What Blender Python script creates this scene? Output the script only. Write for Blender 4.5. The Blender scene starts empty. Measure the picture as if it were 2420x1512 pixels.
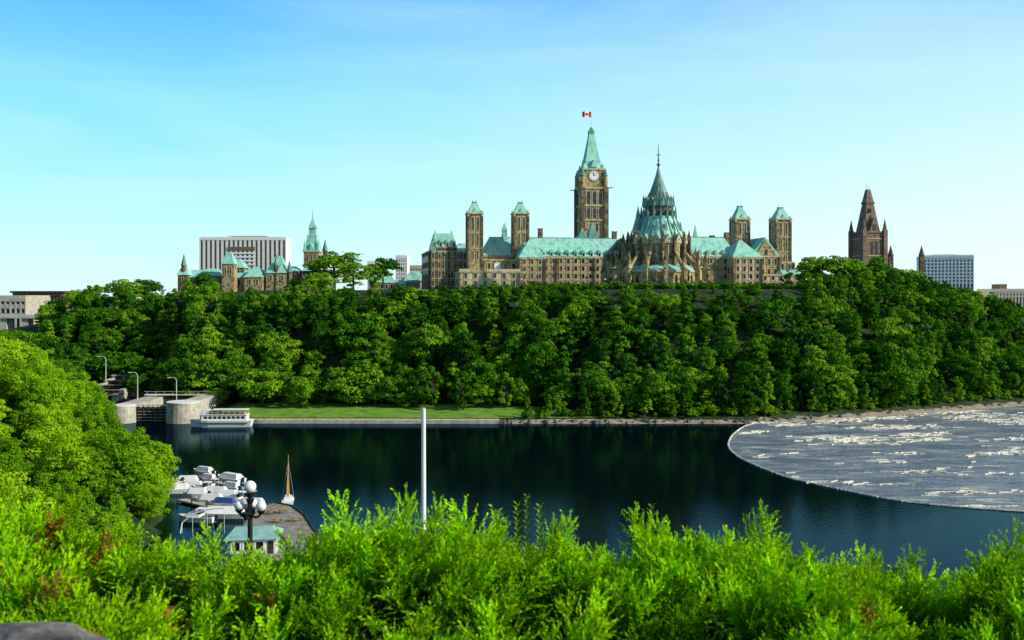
import bpy, math, random, bmesh
import numpy as np
from mathutils import Vector, noise, Matrix
random.seed(7); rng=np.random.default_rng(7)
F=2353.; HZ=700.; CZ=40.
def WX(px,d): return (px-1210)/F*d
def WZ(py,d): return CZ-(py-HZ)/F*d
def WD(py): return CZ*F/(py-HZ)
scene=bpy.context.scene; COL=scene.collection
def sm(t): t=np.clip(t,0,1); return t*t*(3-2*t)

# ---------------- materials
def M(name, stops, scale=1.0, detail=6, rough=.85, bump=0.0, stretch=(1,1,1), spec=.25, bscale=None, metallic=0, trans=None):
    m=bpy.data.materials.new(name); m.use_nodes=True; nt=m.node_tree; b=nt.nodes['Principled BSDF']
    tc=nt.nodes.new('ShaderNodeTexCoord'); mp=nt.nodes.new('ShaderNodeMapping'); mp.inputs['Scale'].default_value=stretch
    nt.links.new(tc.outputs['Object'],mp.inputs[0])
    n=nt.nodes.new('ShaderNodeTexNoise'); n.inputs['Scale'].default_value=scale; n.inputs['Detail'].default_value=detail; n.inputs['Roughness'].default_value=.65
    nt.links.new(mp.outputs[0],n.inputs['Vector'])
    r=nt.nodes.new('ShaderNodeValToRGB'); el=r.color_ramp.elements
    while len(el)<len(stops): el.new(.5)
    for e,(p,c) in zip(el,stops): e.position=p; e.color=(*c,1)
    nt.links.new(n.outputs['Fac'],r.inputs[0]); nt.links.new(r.outputs[0],b.inputs['Base Color'])
    b.inputs['Roughness'].default_value=rough; b.inputs['Specular IOR Level'].default_value=spec; b.inputs['Metallic'].default_value=metallic
    if bump:
        n2=nt.nodes.new('ShaderNodeTexNoise'); n2.inputs['Scale'].default_value=bscale or scale*3; n2.inputs['Detail'].default_value=4
        nt.links.new(mp.outputs[0],n2.inputs['Vector'])
        bp=nt.nodes.new('ShaderNodeBump'); bp.inputs['Distance'].default_value=bump; bp.inputs['Strength'].default_value=1
        nt.links.new(n2.outputs['Fac'],bp.inputs['Height']); nt.links.new(bp.outputs[0],b.inputs['Normal'])
    return m
def two(name,a,b,scale=1,**k): return M(name,[(.35,a),(.65,b)],scale,**k)
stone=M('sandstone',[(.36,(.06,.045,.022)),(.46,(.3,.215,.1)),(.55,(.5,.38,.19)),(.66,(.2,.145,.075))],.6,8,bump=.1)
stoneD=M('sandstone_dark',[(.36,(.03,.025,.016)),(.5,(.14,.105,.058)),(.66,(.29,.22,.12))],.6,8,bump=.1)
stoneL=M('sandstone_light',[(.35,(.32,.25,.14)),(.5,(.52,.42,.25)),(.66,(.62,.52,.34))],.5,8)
brown=M('brown_stone',[(.35,(.1,.06,.045)),(.5,(.21,.135,.1)),(.66,(.3,.2,.15))],.5,8)
copper=M('copper_verdigris',[(.33,(.12,.34,.27)),(.46,(.24,.53,.43)),(.6,(.34,.66,.55)),(.7,(.17,.4,.33))],.5,7,stretch=(1,1,.25),rough=.7)
copperD=M('copper_dark',[(.33,(.05,.12,.1)),(.52,(.14,.29,.25)),(.68,(.26,.48,.41))],.6,7,stretch=(1,1,.3),rough=.7)
glass=two('window_glass',(.012,.015,.02),(.035,.04,.05),.4,rough=.15,spec=.5)
white=two('white_paint',(.74,.74,.72),(.84,.84,.82),.4,rough=.5)
concrete=two('concrete_white',(.68,.66,.62),(.8,.78,.74),.2)
concG=two('concrete_weathered',(.32,.29,.23),(.58,.54,.44),.7,bump=.03)
timber=two('timber_dark',(.02,.017,.013),(.07,.055,.04),1.2)
black=two('black_iron',(.01,.01,.01),(.03,.03,.03),5,rough=.5)
steel=two('pale_steel',(.5,.5,.46),(.66,.66,.6),3,rough=.45)
bark=two('bark',(.03,.022,.015),(.1,.075,.05),4)
brickR=two('brown_brick',(.12,.08,.055),(.22,.15,.1),.5)
rock=M('grey_rock',[(.35,(.03,.03,.03)),(.5,(.1,.095,.09)),(.65,(.24,.22,.2))],4,8,bump=.05)
tealr=two('teal_roof',(.16,.36,.34),(.28,.5,.46),1)
blueC=two('blue_canvas',(.02,.06,.2),(.04,.1,.3),1)
orange=two('varnished_wood',(.35,.17,.03),(.55,.3,.07),2,rough=.4)
red=two('flag_red',(.5,.01,.01),(.6,.02,.02),1)
globeM=two('milk_glass',(.78,.78,.76),(.85,.85,.83),4,rough=.2,spec=.5)

def leafmat(name,c0,c1,c2,tr=.3):
    m=bpy.data.materials.new(name); m.use_nodes=True; nt=m.node_tree; nt.nodes.remove(nt.nodes['Principled BSDF'])
    out=nt.nodes['Material Output']
    oi=nt.nodes.new('ShaderNodeObjectInfo'); ge=nt.nodes.new('ShaderNodeNewGeometry')
    a=nt.nodes.new('ShaderNodeMath'); a.operation='MULTIPLY_ADD'; a.inputs[1].default_value=.6
    b=nt.nodes.new('ShaderNodeMath'); b.operation='MULTIPLY'; b.inputs[1].default_value=.4
    nt.links.new(ge.outputs['Random Per Island'],b.inputs[0]); nt.links.new(oi.outputs['Random'],a.inputs[0]); nt.links.new(b.outputs[0],a.inputs[2])
    r=nt.nodes.new('ShaderNodeValToRGB'); el=r.color_ramp.elements; el.new(.5)
    for e,(p,c) in zip(el,[(0.1,c0),(.5,c1),(.95,c2)]): e.position=p; e.color=(*c,1)
    nt.links.new(a.outputs[0],r.inputs[0])
    d=nt.nodes.new('ShaderNodeBsdfDiffuse'); t=nt.nodes.new('ShaderNodeBsdfTranslucent'); mx=nt.nodes.new('ShaderNodeMixShader'); mx.inputs[0].default_value=tr
    nt.links.new(r.outputs[0],d.inputs[0]); nt.links.new(r.outputs[0],t.inputs[0]); nt.links.new(d.outputs[0],mx.inputs[1]); nt.links.new(t.outputs[0],mx.inputs[2])
    nt.links.new(mx.outputs[0],out.inputs[0]); return m
leafA=leafmat('leaf_green',(.012,.06,.004),(.055,.2,.009),(.26,.46,.018),.2)
leafB=leafmat('leaf_bright',(.07,.2,.006),(.19,.42,.009),(.38,.6,.015),.3)

# ---------------- builder
def mesh_obj(name,verts,faces,mat,parent=None,smooth=False,cols=None):
    me=bpy.data.meshes.new(name); me.from_pydata([tuple(v) for v in verts],[],faces); me.materials.append(mat)
    if smooth: me.polygons.foreach_set('use_smooth',[True]*len(me.polygons))
    o=bpy.data.objects.new(name,me); COL.objects.link(o)
    if parent: o.parent=parent
    return o
def empty(name):
    e=bpy.data.objects.new(name,None); COL.objects.link(e); e.empty_display_size=.1; return e
class B:
    def __init__(s,name,ox=0,oy=0,yaw=0,oz=0):
        s.name=name;s.o=(ox,oy,oz);s.c=math.cos(yaw);s.s=math.sin(yaw);s.p={}
    def T(s,p): return (s.o[0]+p[0]*s.c-p[1]*s.s, s.o[1]+p[0]*s.s+p[1]*s.c, s.o[2]+p[2])
    def U(s,px,v):
        t=(px-1210)/F; return (t*(s.o[1]+v*s.c)-s.o[0]+v*s.s)/(s.c-t*s.s)
    def D(s,u,v): return s.o[1]+u*s.s+v*s.c
    def Z(s,py,u,v): return WZ(py,s.D(u,v))
    def add(s,part,mat,vs,fs):
        V,Fc,_=s.p.setdefault(part,([],[],mat)); n=len(V)
        V.extend(s.T(v) for v in vs); Fc.extend(tuple(i+n for i in f) for f in fs)
    def frus(s,part,mat,cu,cv,z0,a0,b0,z1,a1,b1):
        vs=[(cu-a0,cv-b0,z0),(cu+a0,cv-b0,z0),(cu+a0,cv+b0,z0),(cu-a0,cv+b0,z0),(cu-a1,cv-b1,z1),(cu+a1,cv-b1,z1),(cu+a1,cv+b1,z1),(cu-a1,cv+b1,z1)]
        s.add(part,mat,vs,[(3,2,1,0),(4,5,6,7),(0,1,5,4),(1,2,6,5),(2,3,7,6),(3,0,4,7)])
    def box(s,part,mat,u0,u1,v0,v1,z0,z1):
        s.frus(part,mat,(u0+u1)/2,(v0+v1)/2,z0,abs(u1-u0)/2,abs(v1-v0)/2,z1,abs(u1-u0)/2,abs(v1-v0)/2)
    def cone(s,part,mat,cu,cv,z0,r0,z1,r1,n=12,rot=0):
        vs=[];
        for z,r in((z0,r0),(z1,r1)):
            for i in range(n):
                a=rot+2*math.pi*i/n; vs.append((cu+r*math.cos(a),cv+r*math.sin(a),z))
        fs=[(i,(i+1)%n,n+(i+1)%n,n+i) for i in range(n)]+[tuple(range(n))[::-1],tuple(range(n,2*n))]
        s.add(part,mat,vs,fs)
    def beam(s,part,mat,p0,p1,w0,w1=None):
        w1=w1 or w0; p0=Vector(p0);p1=Vector(p1);d=(p1-p0).normalized()
        a=d.cross(Vector((0,0,1)));
        if a.length<.01:a=Vector((1,0,0))
        a.normalize(); b=d.cross(a)
        vs=[]
        for p,w in((p0,w0),(p1,w1)):
            for i in range(6):
                t=math.pi*i/3; vs.append(tuple(p+a*math.cos(t)*w+b*math.sin(t)*w))
        s.add(part,mat,vs,[(i,(i+1)%6,6+(i+1)%6,6+i) for i in range(6)]+[(5,4,3,2,1,0),(6,7,8,9,10,11)])
    def gable(s,part,mat,u0,u1,v0,v1,z0,z1,ridge='v'):
        if ridge=='v':
            m=(u0+u1)/2; vs=[(u0,v0,z0),(u1,v0,z0),(m,v0,z1),(u0,v1,z0),(u1,v1,z0),(m,v1,z1)]
        else:
            m=(v0+v1)/2; vs=[(u0,v0,z0),(u0,v1,z0),(u0,m,z1),(u1,v0,z0),(u1,v1,z0),(u1,m,z1)]
        s.add(part,mat,vs,[(0,1,2),(5,4,3),(0,3,4,1),(1,4,5,2),(2,5,3,0)])
    def wins(s,u0,u1,v,z0,z1,n,w,side=None,trim=None,arch=False,gmat=None):
        trim=trim or stoneL; gm=gmat or glass
        for i in range(n):
            c=u0+(u1-u0)*(i+.5)/n; h=w/2
            if side is None:
                s.box('windows',gm,c-h,c+h,v-.06,v+.05,z0,z1)
                s.box('window_trim',trim,c-h-.25,c-h,v-.25,v+.04,z0-.1,z1+.1); s.box('window_trim',trim,c+h,c+h+.25,v-.25,v+.04,z0-.1,z1+.1)
                s.box('window_sills',trim,c-h-.3,c+h+.3,v-.32,v+.04,z0-.4,z0-.1)
                s.box('window_sills',trim,c-h-.3,c+h+.3,v-.3,v+.04,z1+.1,z1+.4)
            else:
                s.box('windows',gm,v-.06 if side=='l' else v-.05,v+.05 if side=='l' else v+.06,c-h,c+h,z0,z1)
                s.box('window_sills',trim,v-.3,v+.3,c-h-.3,c+h+.3,z0-.4,z0-.05)
    def done(s,smooth=()):
        e=empty(s.name)
        for k,(V,Fc,mat) in s.p.items(): mesh_obj(k,V,Fc,mat,e,smooth=(k in smooth))
        return e

# ---------------- terrain
def Ys(X): return np.interp(X,[-2000,-135,-128,-80,0,72,100,130,188,260,400,3000],[345,345,322,314,313,314,323,338,367,400,460,1500])
def Hp(X): return np.interp(X,[-3000,-260,-205,-160,-110,130,160,200,245,350,3000],[18,20,30,40,42.6,42.8,43,38,28,18,14])
def Xs(Y): return np.interp(Y,[-200,60,100,171,209,250,290,314,330,345],[-50,-46,-50,-60,-72,-96,-118,-132,-150,-400])
def height(X,Y):
    t=Y-Ys(X); fl=np.interp(X,[-150,-80,0,40,100],[42,32,26,9,4]); W=np.interp(X,[-200,-100,0,150,250],[75,75,68,62,75])
    far=np.where(t<0,-3+0*t,1.1+np.clip(t/fl,0,1)*1.6+(Hp(X)-2.7)*sm((t-fl)/W)**.85)
    n1=np.minimum(38.3,38.3-(Y-6)*.345); n1=np.where(n1<0,-3,n1)
    d=Xs(Y)-X; n2=np.where((d>0)&(Y<345),np.minimum(d*.6+.5,30-np.clip(Y-250,0,90)*.2),-3)
    return np.maximum(np.maximum(far,n1),n2)
def H1(x,y): return float(height(np.array([x],float),np.array([y],float))[0])
xs=np.concatenate([[-9000,-5000,-3000,-1800,-1200,-900,-700],np.arange(-560,-200,20),np.arange(-200,300,4),np.arange(300,700,25),[800,1200,1800,3000,5000,9000]])
ys=np.concatenate([[-400,-200,-100,-50],np.arange(-20,20,2),np.arange(20,480,4),np.arange(480,900,20),[1000,1300,1800,2600,4000,6500,12000]])
XX,YY=np.meshgrid(xs,ys); ZZ=height(XX,YY)
nx,ny=len(xs),len(ys)
grassM=M('hill_ground',[(.3,(.004,.012,.002)),(.5,(.012,.035,.005)),(.7,(.04,.07,.015))],.25,8,bump=.3)
mesh_obj('ground',list(zip(XX.ravel(),YY.ravel(),ZZ.ravel())),[(j*nx+i,j*nx+i+1,(j+1)*nx+i+1,(j+1)*nx+i) for j in range(ny-1) for i in range(nx-1)],grassM,smooth=True)
lawnM=M('lawn',[(.3,(.05,.14,.012)),(.5,(.14,.3,.02)),(.7,(.22,.34,.05))],.3,8)
lv=[];lf=[]
lx=np.arange(-96,30,3.); k=9
for x in lx:
    for j in range(k):
        y=Ys(x)+2.2+j*(np.interp(x,[-96,0,30],[30,24,5]))/(k-1); lv.append((x,y,H1(x,y)+.25))
lf=[(i*k+j,(i+1)*k+j,(i+1)*k+j+1,i*k+j+1) for i in range(len(lx)-1) for j in range(k-1)]
mesh_obj('lawn',lv,lf,lawnM)
lv=[];lf=[];lx=np.arange(-40,140,4.)
for x in lx:
    for j,y in enumerate(np.linspace(Ys(x)+92,Ys(x)+125,6)): lv.append((x,y,H1(x,y)+.15))
lf=[(i*6+j,(i+1)*6+j,(i+1)*6+j+1,i*6+j+1) for i in range(len(lx)-1) for j in range(5)]
mesh_obj('hilltop_lawn',lv,lf,lawnM)

# water
wm=bpy.data.materials.new('river_water'); wm.use_nodes=True; nt=wm.node_tree; nt.nodes.remove(nt.nodes['Principled BSDF'])
tc=nt.nodes.new('ShaderNodeTexCoord'); n=nt.nodes.new('ShaderNodeTexNoise'); n.inputs['Scale'].default_value=1.2; n.inputs['Detail'].default_value=4; n.inputs['Roughness'].default_value=.55
nt.links.new(tc.outputs['Object'],n.inputs['Vector']); bp=nt.nodes.new('ShaderNodeBump'); bp.inputs['Distance'].default_value=.024; bp.inputs['Strength'].default_value=1
nt.links.new(n.outputs['Fac'],bp.inputs['Height'])
df=nt.nodes.new('ShaderNodeBsdfDiffuse'); df.inputs[0].default_value=(.0008,.004,.007,1); gs=nt.nodes.new('ShaderNodeBsdfGlossy'); gs.inputs['Color'].default_value=(.22,.42,.5,1); gs.inputs['Roughness'].default_value=.04
fr=nt.nodes.new('ShaderNodeFresnel'); fr.inputs[0].default_value=1.22; mx=nt.nodes.new('ShaderNodeMixShader')
nt.links.new(bp.outputs[0],gs.inputs['Normal']); nt.links.new(bp.outputs[0],fr.inputs['Normal']); nt.links.new(fr.outputs[0],mx.inputs[0]); nt.links.new(df.outputs[0],mx.inputs[1]); nt.links.new(gs.outputs[0],mx.inputs[2]); nt.links.new(mx.outputs[0],nt.nodes['Material Output'].inputs[0])
mesh_obj('river_water',[(-600,60,0),(900,60,0),(900,900,0),(-600,900,0)],[(0,1,2,3)],wm)

s=B('seawall')
pts=[(x,float(Ys(x))) for x in np.arange(-84,-2,4)]
for (x0,y0),(x1,y1) in zip(pts[:-1],pts[1:]):
    s.add('wall',concG,[(x0,y0-1.0,-.5),(x1,y1-1.0,-.5),(x1,y1+1.6,-.5),(x0,y0+1.6,-.5),(x0,y0-1.0,1.15),(x1,y1-1.0,1.15),(x1,y1+1.6,1.3),(x0,y0+1.6,1.3)],[(0,1,5,4),(4,5,6,7),(3,2,6,7),(0,4,7,3),(1,2,6,5)])
s.done()
s=B('shoreline_rocks')
for i in range(420):
    x=random.uniform(-4,235); y=float(Ys(x))+random.uniform(-1.5,3.5); r=random.uniform(.3,1.3)
    s.cone('rocks',concG if False else rock,x,y,-.4,r,H1(x,y+1)*.4+r*.5,r*.45,6,random.random()*3)
s.done()
s=B('gravel_beach'); bx=np.arange(0,300,5.)
beachM=M('beach_sand',[(.35,(.2,.16,.1)),(.65,(.42,.36,.26))],.6,8)
for x0,x1 in zip(bx[:-1],bx[1:]):
    a=float(Ys(x0));c=float(Ys(x1)); w_=float(np.interp(x0,[0,60,110],[1.5,2,4])); s.add('beach',beachM,[(x0,a-w_,-.2),(x1,c-w_,-.2),(x1,c+4,1.65),(x0,a+4,1.65)],[(0,1,2,3)])
s.done()

# ---------------- trees
def tree_mesh(name,h,r,nblob,nleaf,ls,seed,leaf,elong=1.0,br=(.17,.34)):
    R=np.random.default_rng(seed); verts=[];faces=[];mi=[]
    def limb(p0,p1,r0,r1,n=6):
        b0=len(verts); d=(Vector(p1)-Vector(p0)).normalized(); a=d.orthogonal().normalized(); c=d.cross(a)
        for p,rr in((p0,r0),(p1,r1)):
            for i in range(n):
                t=2*math.pi*i/n; verts.append(tuple(Vector(p)+a*math.cos(t)*rr+c*math.sin(t)*rr))
        for i in range(n): faces.append((b0+i,b0+(i+1)%n,b0+n+(i+1)%n,b0+n+i)); mi.append(0)
    tr=h*.022; limb((0,0,-1.5),(0,0,h*.35),tr*1.3,tr); limb((0,0,h*.35),(R.normal()*.3,R.normal()*.3,h*.85),tr,tr*.25)
    cz=h*.56; rz=h*.44*elong
    cs=[];rs=[]
    lobes=R.normal(size=(5,3)); lobes/=np.linalg.norm(lobes,axis=1)[:,None]
    for i in range(nblob):
        d=R.normal(size=3); d/=np.linalg.norm(d)
        q=R.uniform(.4,.88)+.28*max(0,float(np.max(lobes@d))-.6)/.4
        c=np.array([d[0]*r*q*.9,d[1]*r*q*.9,cz+d[2]*rz*q*.9])
        if d[2]>0: c[:2]*=.92
        c[2]=max(c[2],h*.16); cs.append(c); rs.append(r*R.uniform(*br))
        if i<14: limb((0,0,h*R.uniform(.25,.5)),tuple(c),tr*.45,tr*.1,5)
    cs=np.array(cs);rs=np.array(rs)
    idx=R.choice(nblob,nleaf,p=rs**2/np.sum(rs**2))
    d=R.normal(size=(nleaf,3)); d/=np.linalg.norm(d,axis=1)[:,None]; d[:,2]=np.where(d[:,2]<-.3,-d[:,2],d[:,2])
    rad=R.uniform(.65,1.1,nleaf)+np.where(R.random(nleaf)<.12,R.uniform(0,.4,nleaf),0)
    P=cs[idx]+d*(rs[idx]*rad)[:,None]*np.array([1.1,1.1,.75])
    nrm=d+R.normal(size=(nleaf,3))*.4; nrm/=np.linalg.norm(nrm,axis=1)[:,None]
    t=np.cross(nrm,R.normal(size=(nleaf,3))); t/=np.linalg.norm(t,axis=1)[:,None]; bb=np.cross(nrm,t)
    sz=ls*R.uniform(.5,1.35,nleaf)[:,None]
    b0=len(verts)
    Q=np.stack([P-t*sz*.65,P+bb*sz*.36+nrm*sz*.08,P+t*sz*.65,P-bb*sz*.36-nrm*sz*.08],1).reshape(-1,3)
    verts+= [tuple(v) for v in Q.tolist()]
    faces+=[(b0+4*i,b0+4*i+1,b0+4*i+2,b0+4*i+3) for i in range(nleaf)]; mi+=[1]*nleaf
    me=bpy.data.meshes.new(name); me.from_pydata(verts,[],faces); me.materials.append(bark); me.materials.append(leaf)
    me.polygons.foreach_set('material_index',mi); return me
far_t=[tree_mesh('ft%d'%i,12,[4.4,5.2,3.6,5.4,2.9,4.6,3.2][i],[38,46,32,50,28,40,30][i],3400,.58,i+3,leafA,[1,1,1.08,.9,1.15,1,1.12][i]) for i in range(7)]
near_t=[tree_mesh('nt%d'%i,11,[4.6,5.2,3.8][i],[80,95,64][i],11000,.3,i+33,leafB,1,(.13,.27)) for i in range(3)]
bush_t=[tree_mesh('bt%d'%i,4,2.3,20,1800,.34,i+73,[leafA,leafB][i%2],1.1) for i in range(2)]
def put(me,par,x,y,z,s,name='tree',sx=1.0):
    o=bpy.data.objects.new(name,me); COL.objects.link(o); o.parent=par; o.location=(x,y,z); o.scale=(s*sx,s*sx,s); o.rotation_euler=(random.uniform(-.1,.1),random.uniform(-.1,.1),random.uniform(0,6.28)); return o
hl=empty('hillside_trees')
LX=[60,100,130,150,200,300,350,380,420,480,520,560,600,700,760,850,1000,1240,1880,1895,2000,2040,2060,2120,2200,2250,2300,2350,2420,2600]
LY=[760,715,700,690,672,664,672,688,668,660,672,686,684,674,668,675,681,681,680,652,645,645,632,634,660,672,686,700,730,800]
y=316.
cnt=0
while y<520:
    step=5.9 if y<440 else 9.5
    x=-230.
    while x<330:
        X=x+random.uniform(-3.,3.); Y=y+random.uniform(-3.,3.); x+=step*1.05
        t=Y-float(Ys(X)); px=1210+X/Y*F
        if px<95 or px>2650: continue
        if t<3: continue
        if -140<X<40:
            fl=float(np.interp(X,[-150,-80,0,40],[34,22,16,4]))
            if t<fl+random.uniform(-3,6): continue
        if 190<px<315 and Y<392: continue
        if 600<px<1880 and t>97: continue
        if px<=600 and t>125: continue
        if random.random()<.03: continue
        z=H1(X,Y)
        zl=WZ(float(np.interp(px,LX,LY))+random.uniform(-9,14),Y)
        s_=random.choice([random.uniform(.5,.8),random.uniform(.8,1.15),random.uniform(1.0,1.4)])
        s2=min(s_,(zl-z)/12.2)
        if s2<.17: continue
        put(random.choice(far_t),hl,X,Y,z-.6,s2,sx=random.uniform(.8,1.15)*(1 if s2>.6 else 1.3)); cnt+=1
    y+=step
print('trees',cnt)
for i in range(300):
    X=random.uniform(2,260); Y=float(Ys(X))+random.uniform(2,8); put(random.choice(bush_t+[far_t[4]]),hl,X,Y,H1(X,Y)-.2,random.uniform(.35,.8) )
# shrubs and low trees along the edge of the bluff
for i in range(330):
    X=random.uniform(-50,132); Y=float(Ys(X))+random.uniform(76,94); sc=random.uniform(.3,.75)*(1.25 if random.random()<.12 else 1)
    put(random.choice([bush_t[0],bush_t[0],far_t[2],far_t[5]]),hl,X,Y,H1(X,Y)-.5,sc if random.random()<.75 else sc*.9,sx=1.2) if False else put(bush_t[0],hl,X,Y,H1(X,Y)-.4,sc,sx=1.35)
for px,py,s_ in[(1228,985,1.9),(1300,985,1.6),(1320,990,1.3),(1490,990,2.4),(1520,985,1.8),(1700,985,1.5),(640,955,2.6),(860,962,2.8),(1420,985,1.2),(1640,988,1.7)]:
    Y=WD(py)+6; put(bush_t[1],hl,WX(px,Y),Y,H1(WX(px,Y),Y)-.3,s_)
def big(px,pt,pb,w,d,k):
    z0=WZ(pb,d);h=WZ(pt,d)-z0; o=bpy.data.objects.new('deciduous_tree',far_t[k]); COL.objects.link(o); o.location=(WX(px,d),d,z0-1); sc=(h+1)/12; o.scale=(w/F*d/9.4,w/F*d/9.4,sc); o.rotation_euler=(0,0,random.random()*6)
for a in[(790,588,670,115,470,1),(745,620,680,80,450,2),(835,612,680,80,455,0),(905,604,668,68,480,3),(885,630,685,50,470,5),(760,640,690,70,440,3),(1920,600,675,75,455,3),(1975,598,680,90,450,1),(2020,604,680,80,452,0),(2075,612,690,90,455,5),(1900,615,680,50,460,2),(2130,630,700,90,455,3),(1860,640,690,40,440,2),(1290,674,790,60,385,1),(1180,664,780,60,388,0),(1730,676,800,56,385,5),(340,655,720,80,500,3),(290,655,720,90,480,1),(480,648,710,80,470,5),(700,650,700,60,470,0),(1890,730,860,62,375,0),(1010,755,870,90,360,1),(1270,800,930,90,345,3),(830,870,965,100,338,1),(620,868,962,110,338,3),(1100,790,900,100,350,5),(1600,840,960,120,336,1),(2090,800,930,90,352,0)]: big(*a)
lb=empty('riverbank_trees')
L2X=[-200,0,60,100,130,165,200,250,275,300,380,410,412]; L2Y=[740,765,778,812,868,885,888,955,1000,1012,1050,1075,1110]
y=50.
while y<330:
    x=-190.
    while x<-30:
        X=x+random.uniform(-2.5,2.5);Y=y+random.uniform(-2.5,2.5); x+=6.2
        if X>float(Xs(Y))-1.5: continue
        px=1210+X/Y*F
        if px>408 or px<-260: continue
        z=H1(X,Y)
        zl=WZ(float(np.interp(px,L2X,L2Y))+random.uniform(-6,30),Y)
        if Y<95: zl=min(zl,WZ(1150+random.uniform(0,60),Y))
        s2=min(random.uniform(.55,1.2),(zl-z)/11.3)
        if s2<.18: continue
        if px+4*s2/Y*F>425: s2=min(s2,.6)
        put(random.choice(near_t),lb,X,Y,z-.5,s2,sx=random.uniform(.85,1.15)*(1 if s2>.5 else 1.3))
    y+=6.2
for px,py,pb,w,d in[(330,1015,1150,120,215),(375,1045,1190,110,200),(300,1060,1200,130,185),(355,1100,1230,90,175),(190,885,1010,130,270),(225,905,1010,90,285)]:
    z0=WZ(pb,d);h=WZ(py,d)-z0; o=put(near_t[random.randrange(3)],lb,WX(px,d),d,z0-.5,1); o.scale=(w/F*d/9.6,)*2+((h+.5)/11,)

# ---------------- Centre block
GZ=43.0
yaw=math.radians(10)
cb=B('parliament_centre_block',0,470,yaw)
def mass(bd,p0,p1,v,dep,pt,mat=stone,part='walls',zb=GZ):
    u0=bd.U(p0,v);u1=bd.U(p1,v);zt=bd.Z(pt,(u0+u1)/2,v); bd.box(part if mat is stone else part+'_'+mat.name,mat,u0,u1,v,v+dep,zb,zt)
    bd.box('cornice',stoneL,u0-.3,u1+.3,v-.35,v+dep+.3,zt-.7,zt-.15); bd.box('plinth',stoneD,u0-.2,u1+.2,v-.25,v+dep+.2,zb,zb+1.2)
    return u0,u1,zt
def hip(bd,u0,u1,v,dep,z0,z1,ridge=.5,ov=.5,mat=None,rv=.06):
    hu=(u1-u0)/2+ov;hv=dep/2+ov; bd.frus('roof',mat or copper,(u0+u1)/2,v+dep/2,z0,hu,hv,z1,hu*ridge,hv*rv)
    cu=(u0+u1)/2; bd.box('cresting',copperD,cu-hu*ridge,cu+hu*ridge,v+dep/2-.12,v+dep/2+.12,z1,z1+.5)
def facade(bd,u0,u1,v,z0,z1,floors,step=3.6,w=1.3,trim=None):
    n=max(1,int((u1-u0)/step)); fh=(z1-z0-1.5)/floors
    for k in range(floors):
        zz=z0+1.3+k*fh; bd.wins(u0+.6,u1-.6,v,zz+fh*.18,zz+fh*.75,n,w,trim=trim)
        if k: bd.box('string_course',stoneL,u0-.02,u1+.02,v-.18,v+.03,zz-.25,zz+.1)
    m=max(1,n//4)
    for i in range(m+1):
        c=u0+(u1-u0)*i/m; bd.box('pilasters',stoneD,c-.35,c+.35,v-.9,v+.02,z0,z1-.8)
def vtower(bd,p0,p1,v,pt,ptop):
    u0=bd.U(p0,v);u1=bd.U(p1,v); w=(u1-u0)*.93; u1=u0+w; c=(u0+u1)/2; zt=bd.Z(pt,c,v)
    bd.box('tower_walls',stone,u0,u1,v,v+w,GZ,zt)
    for (a,b_) in((u0,v),(u1,v),(u0,v+w),(u1,v+w)): bd.box('tower_buttresses',stoneD,a-.45,a+.45,b_-.45,b_+.45,GZ,zt-1.5); bd.frus('tower_pinnacles',stoneL,a,b_,zt-1.5,.5,.5,zt+1.8,.08,.08)
    bd.box('tower_cornice',stoneL,u0-.7,u1+.7,v-.7,v+w+.7,zt-.5,zt+.25)
    zt2=zt+.3; ze=bd.Z(ptop,c,v)
    bd.frus('tower_roof',copper,c,v+w/2,zt2,w*.5,w*.5,zt2+(ze-zt2)*.45,w*.33,w*.33)
    bd.frus('tower_roof',copper,c,v+w/2,zt2+(ze-zt2)*.45,w*.33,w*.33,ze,w*.14,w*.14)
    bd.box('tower_crest',copperD,c-w*.18,c+w*.18,v+w/2-w*.18,v+w/2+w*.18,ze,ze+.35)
    for q in(-1,1): bd.beam('tower_finials',copperD,(c+q*w*.13,v+w/2,ze),(c+q*w*.13,v+w/2,ze+1.7),.1,.04)
    bd.gable('tower_dormers',copper,c-w*.18,c+w*.18,v-.1,v+w*.4,zt2,zt2+2)
    bd.wins(u0+.9,u1-.9,v,zt-8,zt-2.2,2,.95,trim=stoneL)
    bd.wins(u0+.9,u1-.9,v,zt-15.5,zt-10,2,.8,trim=stoneL)
    bd.wins(u0+1,u1-1,v,zt-22,zt-18,2,.7)
    bd.wins(v+.9,v+w-.9,u0,zt-8,zt-2.2,2,.95,side='l'); bd.wins(v+.9,v+w-.9,u0,zt-15.5,zt-10,2,.8,side='l')
    for zz in(zt-9,zt-16.5): bd.box('tower_bands',stoneL,u0-.25,u1+.25,v-.25,v+w+.25,zz-.35,zz+.1)
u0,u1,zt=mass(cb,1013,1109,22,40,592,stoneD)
facade(cb,u0,u1,22,GZ,zt,4,3.2,1.1); cb.wins(24,60,u0,GZ+8,GZ+11,8,1.3,side='l'); cb.wins(24,60,u0,GZ+14,GZ+17,8,1.3,side='l')
a0=cb.U(1021,24);a1=cb.U(1079,24); zr=cb.Z(584,a0,24)
cb.box('walls_upper',stoneD,a0,a1,24.5,37,zt,zr); zz=cb.Z(550,a0,24)
cb.frus('mansard_roof',copper,(a0+a1)/2,31,zr,(a1-a0)/2+.3,6.6,zz,(a1-a0)/2*.72,4.6)
for q in np.linspace(a0+1.3,a1-1.3,4):
    cb.box('dormer_walls',stoneL,q-.8,q+.8,24.4,26,zr,zr+2.6); cb.gable('dormer_roofs',copper,q-1,q+1,24.2,28,zr+2.6,zr+4.2); cb.box('windows',glass,q-.45,q+.45,24.33,24.5,zr+.3,zr+2.2)
for q in(a0+2,a1-2): cb.frus('finials',copperD,q,29,zz,.4,.4,zz+1.8,.05,.05)
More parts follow.
